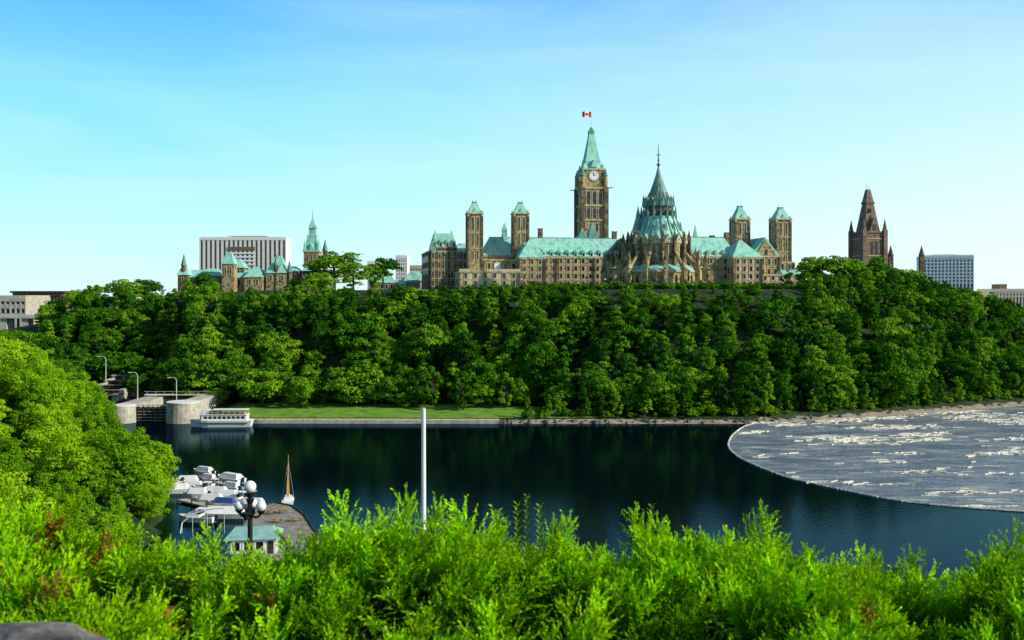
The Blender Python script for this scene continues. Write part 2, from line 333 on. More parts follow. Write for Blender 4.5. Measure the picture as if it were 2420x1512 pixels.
hip(cb,cb.U(1082,24),u1,24,16,zt,zt+3.5,.6)
cb.frus('turret_roofs',copperD,u0+2,23.5,zt,1.6,1.6,zt+5,.1,.1)
vtower(cb,1107,1142,3,503,477); vtower(cb,1216,1251,6,503,478)
u0,u1,zt=mass(cb,1143,1232,12,16,603); hip(cb,u0,u1,12,16,zt,cb.Z(560,u0,14),.55); facade(cb,u0,u1,12,GZ,zt,3)
cb.frus('cupola',copper,cb.U(1192,20),20,cb.Z(565,u0,20),1.5,1.5,cb.Z(545,u0,20),1.0,1.0); cb.frus('cupola',copper,cb.U(1192,20),20,cb.Z(545,u0,20),1.3,1.3,cb.Z(525,u0,20),.1,.1)
u0,u1,zt=mass(cb,1086,1228,-6,18,640,stoneL); facade(cb,u0,u1,-6,GZ,zt,2,4.2,1.4,stone)
cb.box('parapet',stoneL,u0-.1,u1+.1,-6.1,-5.4,zt,zt+.9); cb.wins(-4,10,u0,GZ+2,GZ+5,4,1.3,side='l')
u0,u1,zt=mass(cb,1143,1226,4,8,612,stone); facade(cb,u0,u1,4,zt-9,zt,1,3.8); cb.box('white_panel',white,cb.U(1168,4),cb.U(1182,4),3.6,4.02,zt-5.5,zt-2)
u0,u1,zt=mass(cb,1226,1492,0,17,606,stone); facade(cb,u0,u1,0,GZ,zt,4,3.5,1.35); zrg=cb.Z(562,0,8)
hip(cb,u0,u1,0,17,zt,zrg,.8)
for q in np.linspace(u0+4,u1-4,13):
    cb.box('dormer_walls',stoneL,q-.7,q+.7,-.2,1.5,zt,zt+1.9); cb.gable('dormer_roofs',copper,q-.95,q+.95,-.4,4,zt+1.9,zt+3.2); cb.box('windows',glass,q-.4,q+.4,-.3,-.1,zt+.2,zt+1.6)
p0,p1,z2=mass(cb,1227,1288,-4,12,608,stone); facade(cb,p0,p1,-4,GZ,z2,4,3.2,1.2); hip(cb,p0,p1,-4,14,z2,cb.Z(566,p0,0),.05)
cb.wins(-3,0,p0,GZ+8,GZ+11,1,1.2,side='l')
for px,pt in((1277,541),(1452,548)): q=cb.U(px,9); cb.box('chimneys',stoneD,q-1,q+1,8,10.4,zt,cb.Z(pt,q,9)); cb.box('chimney_caps',stoneL,q-1.2,q+1.2,7.8,10.6,cb.Z(pt,q,9),cb.Z(pt,q,9)+.4)
for px,pt in((1376,540),(1400,526)):
    q=cb.U(px,22); z=cb.Z(566,q,22); cb.box('walls',stone,q-2.6,q+2.6,19,26,GZ,z); cb.frus('turret_roofs',copper,q,22.5,z,3,3.8,cb.Z(pt,q,22),.25,.25)
u0,u1,zt=mass(cb,1600,1742,0,17,606,stone); facade(cb,u0,u1,0,GZ,zt,4,3.5,1.3); hip(cb,u0,u1,0,17,zt,cb.Z(562,u1,8),.75)
for q in np.linspace(u0+8,u1-3,6): cb.box('dormer_walls',stoneL,q-.7,q+.7,-.2,1.5,zt,zt+1.9); cb.gable('dormer_roofs',copper,q-.95,q+.95,-.4,4,zt+1.9,zt+3.2)
p0,p1,z2=mass(cb,1733,1800,-8,18,607,stoneL); facade(cb,p0,p1,-8,GZ,z2,4,3.4,1.3,stone); hip(cb,p0,p1,-8,18,z2,cb.Z(568,p0,0),.12)
cb.wins(-7,6,p0,GZ+8,GZ+11,4,1.2,side='l')
u0,u1,zt=mass(cb,1778,1842,3,18,604,stone); facade(cb,u0,u1,3,GZ,zt,3,3.4); cb.gable('roof',copper,u0-.4,u1+.4,3.5,22,zt,cb.Z(560,u0,4)); cb.gable('gable_wall',stone,u0+1.5,u1-1.5,2.6,3.6,zt,cb.Z(566,u0,4)); cb.box('windows',glass,(u0+u1)/2-.7,(u0+u1)/2+.7,2.5,2.7,zt+.4,zt+3.2)
vtower(cb,1739,1773,12,517,487); vtower(cb,1835,1871,5,517,490)
u0,u1,zt=mass(cb,1796,1914,-6,16,648,stoneL); facade(cb,u0,u1,-6,GZ,zt,2,3.8,1.3,stone); hip(cb,u0+12,u1,-6,14,zt,zt+2.2,.7)
u0,u1,zt=mass(cb,1838,1876,4,14,618,stone); facade(cb,u0,u1,4,GZ,zt,3,3.4)
for px,pt in((1718,549),(1683,556)): q=cb.U(px,9); cb.box('chimneys',stoneD,q-1.1,q+1.1,8,10.5,GZ+10,cb.Z(pt,q,9))
cb.frus('cupola',copper,cb.U(1643,12),12,cb.Z(566,u0,12),1.1,1.1,cb.Z(534,u0,12),.1,.1)
cb.done()

# ---------------- Peace tower
q=cb.U(1397,62); wx,wy,_=cb.T((q,62,0)); pt=B('clock_tower',wx,wy,yaw); Dp=wy
def PZ(py): return WZ(py,Dp)
w=6.5
pt.box('shaft',stone,-w,w,-w,w,GZ,PZ(447))
pt.box('clock_stage',stone,-w*.9,w*.9,-w*.9,w*.9,PZ(447),PZ(403))
for a in(-1,1):
    for c in(-1,1):
        pt.box('corner_buttresses',stoneD,a*w-1.2,a*w+1.2,c*w-1.2,c*w+1.2,GZ,PZ(445))
        pt.cone('corner_turrets',stone,a*w*.98,c*w*.98,PZ(445),1.25,PZ(418),1.15,8); pt.cone('corner_pinnacles',copperD,a*w*.98,c*w*.98,PZ(418),1.35,PZ(401),.08,8)
        pt.beam('gargoyles',stoneD,(a*w,c*w,PZ(447)),(a*(w+3.4),c*(w+2.0),PZ(446)),.38,.2)
for zz in(447,488,522): pt.box('string_courses',stoneL,-w-.5,w+.5,-w-.5,w+.5,PZ(zz)-.4,PZ(zz)+.4)
pt.box('clock_cornice',stoneL,-w*.98,w*.98,-w*.98,w*.98,PZ(403)-.4,PZ(403)+.5)
for k in range(3):
    c=-3.3+3.3*k; pt.box('louvres',glass,c-1.05,c+1.05,-w-.08,-w+.1,PZ(484),PZ(460)); pt.gable('louvres',glass,c-1.05,c+1.05,-w-.07,-w+.1,PZ(460),PZ(454)); pt.box('louvres_side',glass,-w-.08,-w+.1,c-1.05,c+1.05,PZ(484),PZ(458))
    for e in(-1.25,1.25): pt.box('belfry_shafts',stoneL,c+e-.2,c+e+.2,-w-.5,-w+.05,PZ(486),PZ(454))
    pt.box('louvres',glass,c-.75,c+.75,-w-.08,-w+.1,PZ(517),PZ(495)); pt.box('belfry_shafts',stoneL,c-1.2,c-.95,-w-.4,-w+.05,PZ(519),PZ(493)); pt.box('belfry_shafts',stoneL,c+.95,c+1.2,-w-.4,-w+.05,PZ(519),PZ(493))
for k in range(2): c=-1.6+3.2*k; pt.box('louvres',glass,c-.6,c+.6,-w-.08,-w+.1,PZ(548),PZ(530))
def clock(nx_,ny_):
    fz=PZ(418); R_=2.75; off=w*.9
    def loc(a,b_,c): return (nx_*(off+c)-ny_*a, ny_*(off+c)+nx_*a, fz+b_)
    for rad,c0,mt,pn in((R_+.45,.25,stoneD,'clock_rims'),(R_,.32,white,'clock_faces')):
        n=28; vs=[loc(rad*math.cos(2*math.pi*i/n),rad*math.sin(2*math.pi*i/n),c0) for i in range(n)]+[loc(rad*math.cos(2*math.pi*i/n),rad*math.sin(2*math.pi*i/n),0) for i in range(n)]
        pt.add(pn,mt,vs,[tuple(range(n))]+[(i,(i+1)%n,n+(i+1)%n,n+i) for i in range(n)])
    for i in range(12):
        a=math.pi*i/6; pt.beam('clock_marks',black,loc(R_*.75*math.cos(a),R_*.75*math.sin(a),.4),loc(R_*.93*math.cos(a),R_*.93*math.sin(a),.4),.12)
    pt.beam('clock_hands',black,loc(0,0,.45),loc(1.9*math.sin(.2)*-1,1.9,.45),.13); pt.beam('clock_hands',black,loc(0,0,.48),loc(1.2,.7,.48),.16)
clock(0,-1);clock(-1,0);clock(1,0)
pt.frus('roof',copper,0,0,PZ(402),w*.86,w*.86,PZ(384),w*.62,w*.62)
pt.frus('roof',copper,0,0,PZ(384),w*.66,w*.66,PZ(372),w*.53,w*.53)
pt.frus('roof',copper,0,0,PZ(372),w*.53,w*.53,PZ(318),w*.21,w*.21)
pt.box('lantern',copperD,-1.45,1.45,-1.45,1.45,PZ(318),PZ(312)); pt.frus('lantern_roof',copperD,0,0,PZ(312),1.6,1.6,PZ(300),.25,.25)
for a in(-1,1):
    pt.gable('roof_dormers',copper,-1.7,1.7,a*w*.8-1.2 if a<0 else w*.2,a*w*.8+1.2 if a>0 else -w*.2,PZ(398),PZ(380))
    for c in(-1,1): pt.frus('roof_pinnacles',copper,a*w*.8,c*w*.8,PZ(402),.7,.7,PZ(388),.06,.06)
pt.beam('flagpole',steel,(0,0,PZ(302)),(0,0,PZ(262)),.14,.08)
fz0,fz1=PZ(277),PZ(264); L=-4.9; hh=fz1-fz0
def fp(t,zf): return (L*t, .35*math.sin(t*7)*t-.1, fz0+zf*hh+(-.5*t*t)+t*.4)
def strip(part,mat,t0,t1,y=0):
    n=6; vs=[];fs=[]
    for i in range(n+1):
        t=t0+(t1-t0)*i/n
        for z in(0,1): p=fp(t,z); vs.append((p[0],p[1]+y,p[2]))
    fs=[(2*i,2*i+2,2*i+3,2*i+1) for i in range(n)]; pt.add(part,mat,vs,fs)
strip('flag_red_bars',red,.02,.26);strip('flag_white_field',white,.26,.75);strip('flag_red_bars',red,.75,1)
leafp=[(0,.42),(.09,.26),(.17,.3),(.14,.1),(.25,.2),(.28,.12),(.4,.14),(.35,.02),(.4,-.03),(.2,-.2),(.22,-.27),(.02,-.24),(.02,-.42)]
leafp=leafp+[(-a,b_) for a,b_ in leafp[::-1] if a]
lvv=[]
for a,b_ in leafp: p=fp(.505+a*hh/4.9*.9,.5+b_*.9); lvv.append((p[0],p[1]-.06,p[2]))
pt.add('flag_maple_leaf',red,lvv,[tuple(range(len(lvv)))])
pt.done()

# ---------------- Library
LD=437.; lib=B('parliament_library',WX(1556,LD),LD,0)
def LZ(py): return WZ(py,LD)
N=16; ro=math.pi/N
lib.cone('aisle_walls',stone,0,0,GZ-1,17,LZ(642),17,N,ro)
lib.cone('aisle_cornice',stoneL,0,0,LZ(642)-.4,17.4,LZ(642)+.3,17.4,N,ro)
lib.cone('aisle_roof',copper,0,0,LZ(642)+.3,17.2,LZ(626),13,N,ro)
lib.cone('drum_walls',stone,0,0,LZ(628),12.8,LZ(574),12.8,N,ro)
lib.cone('drum_cornice',stoneL,0,0,LZ(574)-.5,13.3,LZ(574)+.3,13.3,N,ro)
prof=[(574,13.4),(560,11.6),(545,10.0),(530,8.6),(514,7.4)]
for (a,ra),(b_,rb) in zip(prof[:-1],prof[1:]): lib.cone('main_roof',copper,0,0,LZ(a)+.3,ra,LZ(b_)+.3,rb,N,ro)
lib.cone('lantern_walls',stoneD,0,0,LZ(514),6.2,LZ(488),5.9,N,ro)
lib.cone('lantern_cornice',copperD,0,0,LZ(490),6.6,LZ(486),6.9,N,ro)
prof=[(486,6.6),(472,5.2),(455,3.9),(435,2.5),(415,1.3),(396,.35)]
for (a,ra),(b_,rb) in zip(prof[:-1],prof[1:]): lib.cone('spire_roof',copperD,0,0,LZ(a),ra,LZ(b_),rb,N,ro)
lib.beam('finial',black,(0,0,LZ(396)),(0,0,LZ(341)),.32,.08)
for pz,r in((388,1.0),(378,.55),(366,1.1)):
    lib.beam('finial_cross',black,(-r,0,LZ(pz)),(r,0,LZ(pz)),.16); lib.beam('finial_cross',black,(0,-r,LZ(pz)),(0,r,LZ(pz)),.16)
lib.cone('finial_knob',black,0,0,LZ(392),.7,LZ(386),.3,8)
for i in range(N):
    a=2*math.pi*i/N; ca,sa=math.cos(a),math.sin(a); ta,tb=-sa,ca
    def R_(r,t=0,z=0): return (r*ca+t*ta,r*sa+t*tb,z)
    def rbox(part,mat,r0,r1,t,z0,z1,z1b=None):
        z1b=z1 if z1b is None else z1b
        vs=[R_(r0,-t,z0),R_(r1,-t,z0),R_(r1,t,z0),R_(r0,t,z0),R_(r0,-t,z1),R_(r1,-t,z1b),R_(r1,t,z1b),R_(r0,t,z1)]
        lib.add(part,mat,vs,[(3,2,1,0),(4,5,6,7),(0,1,5,4),(1,2,6,5),(2,3,7,6),(3,0,4,7)])
    def pin(part,mat,r,w_,z0,z1,t=0):
        x,y_,_=R_(r,t); lib.frus(part,mat,x,y_,z0,w_,w_,z1,.06,.06)
    rbox('buttress_piers',stone,19.6,22.2,.75,GZ-1,LZ(634),LZ(640)); rbox('buttress_piers_low',stoneD,22.1,24,.7,GZ-1,LZ(662),LZ(668))
    rbox('pier_caps',stoneL,19.3,22.4,.95,LZ(634)-.2,LZ(634)+.3)
    rbox('pier_heads',stone,20,21.4,.6,LZ(634),LZ(618)); x,y_,_=R_(20.7); lib.cone('pier_pinnacles',stoneD,x,y_,LZ(618),1.0,LZ(596),.07,6)
    for k in range(5):
        t0,t1=k/5,(k+1)/5
        def ar(t): return LZ(632)+ (LZ(592)-LZ(632))*t, LZ(648)+(LZ(600)-LZ(648))*math.sin(t*math.pi/2)
        z0a,z0b=ar(t0);z1a,z1b=ar(t1); r0=19.8-(19.8-12.7)*t0; r1=19.8-(19.8-12.7)*t1
        vs=[R_(r0,-.45,z0b),R_(r1,-.45,z1b),R_(r1,.45,z1b),R_(r0,.45,z0b),R_(r0,-.45,z0a+.9),R_(r1,-.45,z1a+.9),R_(r1,.45,z1a+.9),R_(r0,.45,z0a+.9)]
        lib.add('flying_buttresses',stone,vs,[(3,2,1,0),(4,5,6,7),(0,1,5,4),(1,2,6,5),(2,3,7,6),(3,0,4,7)])
    rbox('drum_buttresses',stoneD,12.3,14.2,.6,LZ(628),LZ(570)); pin('drum_pinnacles',stoneD,13.5,.85,LZ(570),LZ(546))
    lib.beam('roof_ribs',copperD,R_(13.3,0,LZ(573)),R_(10,0,LZ(545)+.35),.22); lib.beam('roof_ribs',copperD,R_(10,0,LZ(545)+.35),R_(7.4,0,LZ(514)+.4),.22)
    pin('lantern_pinnacles',copperD,7.6,.6,LZ(514)-.5,LZ(488)); rbox('lantern_struts',copperD,6,7.9,.28,LZ(516),LZ(500))
    pin('spire_pinnacles',copperD,6.7,.5,LZ(488),LZ(462))
    lib.beam('spire_ribs',stoneD,R_(6.5,0,LZ(486)),R_(3.9,0,LZ(455)),.18);
    a+=math.pi/N; ca,sa=math.cos(a),math.sin(a); ta,tb=-sa,ca
    f=math.cos(math.pi/N)
    for tt in(-1.0,1.0):
        rr=12.8*f
        vs=[R_(rr+.08,tt-.6,LZ(614)),R_(rr+.08,tt+.6,LZ(614)),R_(rr+.08,tt+.6,LZ(588)),R_(rr+.08,tt,LZ(581)),R_(rr+.08,tt-.6,LZ(588))]; lib.add('drum_windows',glass,vs,[(0,1,2,3,4)])
    rbox('drum_mullions',stoneL,rr-.1,rr+.35,.18,LZ(616),LZ(582))
    rr=17*f
    for tt in(-2,0,2):
        vs=[R_(rr+.08,tt-.55,LZ(670)),R_(rr+.08,tt+.55,LZ(670)),R_(rr+.08,tt+.55,LZ(654)),R_(rr+.08,tt,LZ(649)),R_(rr+.08,tt-.55,LZ(654))]; lib.add('aisle_windows',glass,vs,[(0,1,2,3,4)])
        rbox('aisle_bands',stoneL,rr-.05,rr+.22,3.3,LZ(675)-.3,LZ(675)) if tt==0 else None
    rr=12.8*f
    vs=[R_(rr+.5,-2.1,LZ(578)),R_(rr+.5,2.1,LZ(578)),R_(rr+.5,0,LZ(556)),R_(rr-3.2,-2.1,LZ(578)),R_(rr-3.2,2.1,LZ(578)),R_(rr-3.2,0,LZ(556))]
    lib.add('drum_gables',stoneL,vs[:3],[(0,1,2)]); lib.add('gable_roofs',copper,vs,[(0,3,5,2),(1,2,5,4)])
    vs=[R_(rr+.56,-.6,LZ(575)),R_(rr+.56,.6,LZ(575)),R_(rr+.56,0,LZ(564))]; lib.add('gable_lights',glass,vs,[(0,1,2)])
    rr=6*f
    vs=[R_(rr+.14,-.55,LZ(511)),R_(rr+.14,.55,LZ(511)),R_(rr+.14,.55,LZ(496)),R_(rr+.14,0,LZ(492)),R_(rr+.14,-.55,LZ(496))]; lib.add('lantern_windows',glass,vs,[(0,1,2,3,4)])
    vs=[R_(6.8,-1.0,LZ(486)),R_(6.8,1.0,LZ(486)),R_(6.6,0,LZ(468)),R_(3.9,-.8,LZ(486)),R_(3.9,.8,LZ(486)),R_(4.2,0,LZ(468))]
    lib.add('spire_gablets',copperD,vs,[(0,1,2),(0,3,5,2),(1,2,5,4)])
    pin('roof_dormers',copperD,9.6,.8,LZ(548),LZ(524))
tx=WX(1506,LD)-lib.o[0]
lib.cone('stair_turret',stone,tx,-3,GZ-1,2.3,LZ(548),2.2,8); lib.cone('stair_turret_cornice',stoneL,tx,-3,LZ(551),2.6,LZ(546),2.6,8); lib.cone('stair_turret_roof',copperD,tx,-3,LZ(546),2.7,LZ(515),1.0,8); lib.cone('stair_turret_roof',copperD,tx,-3,LZ(515),1.1,LZ(488),.06,8)
lib.box('corridor_walls',stoneD,-22,-10,6,24,GZ-1,LZ(600)); lib.gable('corridor_roof',copperD,-22.4,-9,6,24,LZ(600),LZ(560))
for k,(dx,tp) in enumerate(((-24,628),(-21.5,600),(-18,575),(-15,556),(17,590),(21,612),(24,628))):
    lib.box('outer_turrets',stone,dx-.9,dx+.9,3,5,GZ-1,LZ(tp+16)); lib.frus('outer_turret_caps',stoneD,dx,4,LZ(tp+16),1.1,1.1,LZ(tp-6),.05,.05)
lib.done()

# ---------------- West block tower
WD_=640.; wt=B('west_block_tower',WX(2051,WD_),WD_,math.radians(12))
def Z6(p): return WZ(p,WD_)
w=7.4
wt.box('walls',brown,-w,w,-w,w,30,Z6(548))
for a in(-1,1):
    for c in(-1,1):
        wt.box('buttresses',brown,a*w-1.3,a*w+1.3,c*w-1.3,c*w+1.3,30,Z6(545)); wt.cone('pinnacles',brown,a*w,c*w,Z6(545),1.5,Z6(518),.08,8)
wt.box('cornice',brown,-w-.5,w+.5,-w-.5,w+.5,Z6(552),Z6(549))
wt.frus('roof',brown,0,0,Z6(548),w*.72,w*.72,Z6(480),w*.34,w*.34); wt.box('roof_band',stoneD,-w*.42,w*.42,-w*.42,w*.42,Z6(482),Z6(478)); wt.frus('roof_top',brown,0,0,Z6(478),w*.36,w*.36,Z6(448),w*.16,w*.16)
wt.beam('finial',black,(-.9,0,Z6(448)),(-.9,0,Z6(432)),.15,.06);wt.beam('finial',black,(.9,0,Z6(448)),(.9,0,Z6(436)),.15,.06)
wt.gable('roof_gables',brown,-3.2,3.2,-w*.98,0,Z6(548),Z6(516));
for c in(-1.6,1.6): wt.box('windows',glass,c-.9,c+.9,-w-.1,-w+.1,Z6(602),Z6(572));
wt.box('windows',glass,-1,1,-w-.02,-w+.3,Z6(546),Z6(532)); wt.box('bands',stoneL,-w-.3,w+.3,-w-.3,w+.3,Z6(606),Z6(604));wt.box('bands',stoneL,-w-.3,w+.3,-w-.3,w+.3,Z6(566),Z6(564))
for zz in(500,520): wt.frus('roof_dormers',brown,0,-w*.55,Z6(zz),.9,.9,Z6(zz-12),.1,.1)
wt.done()
for px,t in((2105,579),(2178,580)):
    s=B('stone_pinnacle_tower',WX(px,620),620); s.box('shaft',stoneD,-1.3,1.3,-1.3,1.3,30,WZ(603,620)); s.cone('cap',stoneD,0,0,WZ(603,620),1.9,WZ(t,620),.08,8); s.done()

# ---------------- office buildings
def grid_office(name,p0,p1,pt,d,dep,ncol,nrow,wallm,pb,colw=.5,roww=.5,vert=False,yw=0):
    s=B(name,WX((p0+p1)/2,d),d,yw); W=(p1-p0)/F*d/2; z1=WZ(pt,d); z0=WZ(pb,d)
    s.box('core',glass,-W+.3,W-.3,.6,dep-.6,15,z1-.5)
    for i in range(ncol+1):
        c=-W+2*W*i/ncol; cw=W/ncol*colw; s.box('columns',wallm,max(c-cw,-W),min(c+cw,W),0,dep,15,z1-.6)
    for j in range(nrow+1):
        z=z0+(z1-z0)*j/nrow; hh_=(z1-z0)/nrow*roww/2
        if not vert or j in(0,nrow): s.box('spandrels',wallm,-W+.05,W-.05,.12,dep-.12,z-hh_,z+hh_)
        else: s.box('spandrels_brown',brickR,-W+.05,W-.05,.35,dep-.35,z-hh_,z+hh_)
    s.box('parapet',wallm,-W-.1,W+.1,-.15,dep+.1,z1-2.2,z1); return s,W,z1
s,W,z1=grid_office('striped_office_building',471,676,562,950,22,19,9,concrete,645,.5,.5,True)
s.box('penthouse',concrete,-W*.42,W*.5,6,20,z1,z1+2.6); s.box('penthouse_band',brickR,-W*.3,W*.55,5.5,19,z1+.5,z1+1.8)
s.box('centre_panel',brickR,-W*.34,W*.28,-.6,.4,WZ(592,950),WZ(583,950))
for j in range(4): s.box('centre_bands',concrete,-W*.34,W*.28,-.7,.2,WZ(600+j*9,950),WZ(596+j*9,950))
s.done()
s,W,z1=grid_office('white_office_building',2186,2297,604,900,40,14,8,white,668,.4,.45,False,math.radians(-14)); s.box('penthouse',concrete,-W*.5,W*.4,8,30,z1,z1+1.6); s.done()
s,W,z1=grid_office('distant_office_building',2345,2440,684,900,30,12,2,concG,700); s.box('penthouse',brickR,-W*.5,-W*.1,6,20,z1,z1+5); s.done()
s,W,z1=grid_office('low_museum_building',30,150,692,620,40,16,2,brickR,735,.3,.4); s.box('roof_slab',timber,-W-1,W+1,-1.5,41,z1,z1+1.2); s.done()
s,W,z1=grid_office('low_concrete_building',-60,60,703,560,30,10,2,concG,745,.3,.5); s.done()
s=B('canal_bridge',0,0,0)
s.box('deck',concG,WX(-80,480),WX(110,480),478,486,WZ(752,480),WZ(747,480)); s.box('railing',steel,WX(-80,480),WX(110,480),478,478.3,WZ(747,480),WZ(744,480)+.1)
for px in(-40,10,60,100): s.box('piers',concG,WX(px,480)-1.5,WX(px,480)+1.5,479,485,5,WZ(752,480))
s.done()
s,W,z1=grid_office('beige_office_building',935,962,604,760,20,5,7,concrete,660); s.done()
s,W,z1=grid_office('pale_office_building',955,1012,628,800,20,9,6,concG,668); s.done()
s,W,z1=grid_office('terrace_office_building',868,900,618,820,20,6,6,concrete,668); s.done()

# ---------------- East block
ED=600.; eb=B('east_block',0,ED,0)
def EZ(p): return WZ(p,ED)
def EX(p): return WX(p,ED)
def eh(p0,p1,v,dep,pt,pr,ridge=.5,mat=stoneD):
    u0,u1=EX(p0),EX(p1); eb.box('walls_'+mat.name,mat,u0,u1,v,v+dep,35,EZ(pt)); eb.frus('roofs',copper,(u0+u1)/2,v+dep/2,EZ(pt),(u1-u0)/2+.5,dep/2+.5,EZ(pr),(u1-u0)/2*ridge,.5)
    eb.wins(u0+1,u1-1,v,EZ(pt)-4.5,EZ(pt)-1.5,max(1,int((u1-u0)/4)),1.3)
eh(424,690,0,14,656,637,.85,stone); eh(425,448,-4,10,650,622,.2); eh(470,530,-5,14,652,634,.4); eh(583,625,-5,14,655,630,.3,stone); eh(632,680,-3,12,645,604,.3,stone); eh(655,700,6,14,640,628,.5)
eh(530,572,4,10,632,610,.4); eh(715,760,-2,10,640,628,.5)
u=EX(552); eb.box('gate_tower',stone,u-3.6,u+3.6,-12,-5,35,EZ(625)); eb.frus('gate_tower_roof',copper,u,-8.5,EZ(625),3.9,3.9,EZ(600),1.6,1.6); eb.wins(u-3,u+3,-12,EZ(650),EZ(634),2,1)
for px,t in((437,600),(686,615),(655,600),(770,565)): eb.cone('turrets',stoneD,EX(px),-2,35,1.5,EZ(t+28),1.5,8); eb.cone('turret_roofs',copperD,EX(px),-2,EZ(t+28),1.9,EZ(t),.08,8)
u=EX(729); w=4.6
eb.box('tower_walls',stone,u-w,u+w,8,18,35,EZ(592)); eb.box('tower_cornice',stoneL,u-w-.6,u+w+.6,7.4,18.6,EZ(594),EZ(590)); eb.wins(u-w+1,u+w-1,8,EZ(618),EZ(600),3,1.1)
for (a,ra),(b_,rb) in zip([(590,4.9),(575,4.0),(560,3.0),(552,2.8),(550,2.1)],[(575,4.0),(560,3.0),(552,2.8),(550,2.1),(536,2.0)]): eb.frus('tower_roof',copper,u,13,EZ(a),ra,ra,EZ(b_),rb,rb)
eb.frus('tower_lantern_roof',copper,u,13,EZ(536),2.5,2.5,EZ(513),.3,.3); eb.beam('tower_finial',black,(u,13,EZ(514)),(u,13,EZ(490)),.2,.06)
for a in(-1,1):
    eb.frus('tower_pinnacles',copper,u+a*4.2,8.6,EZ(592),.9,.9,EZ(566),.06,.06)
eb.gable('tower_dormers',copper,u-1.6,u+1.6,7.6,12,EZ(590),EZ(572))
eb.done()
s=B('copper_roofed_pavilion',0,540,0)
for p0,p1,pt_,pr in((870,935,668,650),(935,1012,672,652),(958,1000,664,640)):
    u0,u1=WX(p0,540),WX(p1,540); v=0 if p1-p0>50 else -5
    s.box('walls',stoneL,u0,u1,v,v+12,38,WZ(pt_,540)); s.frus('roof',copper,(u0+u1)/2,v+6,WZ(pt_,540),(u1-u0)/2+.4,6.4,WZ(pr,540),(u1-u0)/2*.5,.6); s.wins(u0+1,u1-1,v,WZ(pt_,540)-3,WZ(pt_,540)-1,5,1.1)
s.done()
for px in(1232,1430,1640,1770,1905):
    d=412; s=B('hilltop_lamp_post',WX(px,d),d); z=H1(s.o[0],d); s.beam('pole',black,(0,0,z),(0,0,z+4),.09); s.cone('globe',globeM,0,0,z+4,.2,z+4.35,.36,8); s.cone('globe_top',globeM,0,0,z+4.35,.36,z+4.7,.15,8); s.done()
s=B('exposed_cliff')
for px,py,w_ in((1240,716,60),(1250,735,40),(1205,745,30)):
    d=390;
    for i in range(10): x=WX(px,d)+random.uniform(-w_,w_)/2/F*d; s.frus('ledges',stoneL,x,d-4+random.random()*3,WZ(py,d)-1.4,1.6,1.6,WZ(py,d)+.6*random.random(),1.3,1.2)
s.done()

# ---------------- locks
lk=B('canal_lock')
dL=312.
def pier(px,py0,py1,w_,v):
    r=w_/2/F*dL; x=WX(px,dL); z1=WZ(py0,dL); lk.cone('piers',concG,x,dL+r+v,-2,r*1.04,z1,r,24); lk.cone('pier_caps',concrete,x,dL+r+v,z1,r*1.03,z1+.35,r*1.03,24); return x,r,z1
x1,r1,z1=pier(278,962,1000,60,0); x2,r2,z2=pier(420,955,997,76,0)
lk.box('side_walls',concG,x1-r1,x1+r1*.6,dL+r1,dL+40,-2,z1-.1); lk.box('side_walls',concG,x2-r2*.5,x2+r2*.6,dL+r2,dL+40,-2,z2-.1)
lk.box('gates',timber,x1+r1*.6,x2-r2*.5,dL+5,dL+5.8,-2,z1-.6)
for i in range(9):
    t=x1+r1*.6+(x2-r2*.5-x1-r1*.6)*(i+.5)/9; lk.box('gate_posts',timber,t-.14,t+.14,dL+4.6,dL+5,-2,z1+.3)
for z in np.linspace(.4,z1-1,5): lk.box('gate_rails',concG,x1+r1*.6,x2-r2*.5,dL+4.75,dL+4.98,z,z+.16)
lk.box('gate_walkway',steel,x1,x2,dL+4.3,dL+6.2,z1-.2,z1+.1)
lk.box('upper_gates',timber,x1,x2,dL+34,dL+34.6,2,z1+.2); lk.box('upper_walkway',concrete,x1-4,x2,dL+33.3,dL+35,z1+.4,z1+.7)
for i in range(8): t=x1-3+(x2-x1+2)*i/7; lk.beam('walkway_rail_posts',steel,(t,dL+33.4,z1+.7),(t,dL+33.4,z1+1.7),.05)
lk.beam('walkway_rail',steel,(x1-4,dL+33.4,z1+1.7),(x2,dL+33.4,z1+1.7),.06)
xl=WX(225,370); xr=WX(292,370)
for k in range(5):
    y0=360+k*7; zb=3.0+k*1.2
    lk.box('stepped_walls',concG,xl-1.0,xl+.4,y0,y0+7,0,zb+1.6); lk.box('stepped_walls',concG,xr-.4,xr+1.0,y0,y0+7,0,zb+1.6); lk.box('stepped_gates',timber,xl+.4,xr-.4,y0,y0+.6,0,zb+1.1); lk.box('gate_beams',concG,xl-1.5,xr+1.5,y0-.3,y0-.02,zb+1.2,zb+1.4)
    for j in range(6): t=xl+1+(xr-xl-2)*j/5; lk.box('gate_battens',timber,t-.12,t+.12,y0-.15,y0-.02,1,zb+1.1)
lk.done()
s=B('stone_lock_house',WX(318,378),378,-.3); z=H1(WX(318,378),378)
s.box('walls',stoneL,-4,4,-3,3,z-3,z+5); s.gable('roof',timber,-4.5,4.5,-3.5,3.5,z+5,z+8,'u'); s.wins(-3.5,3.5,-3,z+1.5,z+3.2,3,.9); s.done()
for px,pt_,pb,d in((250,842,895,345),(325,880,935,330),(417,892,948,330)):
    s=B('street_lamp',WX(px,d),d); z0=WZ(pb,d)-1.5; z1=WZ(pt_,d)
    s.beam('pole',steel,(0,0,z0),(0,0,z1-1.2),.17,.12); p=[(0,0,z1-1.2),(-.25,0,z1-.4),(-.9,0,z1),(-2.1,0,z1+.05)]
    for a,b_ in zip(p[:-1],p[1:]): s.beam('arm',steel,a,b_,.1)
    s.frus('lamp_head',steel,-2.5,0,z1-.12,.55,.2,z1+.15,.4,.12); s.done()

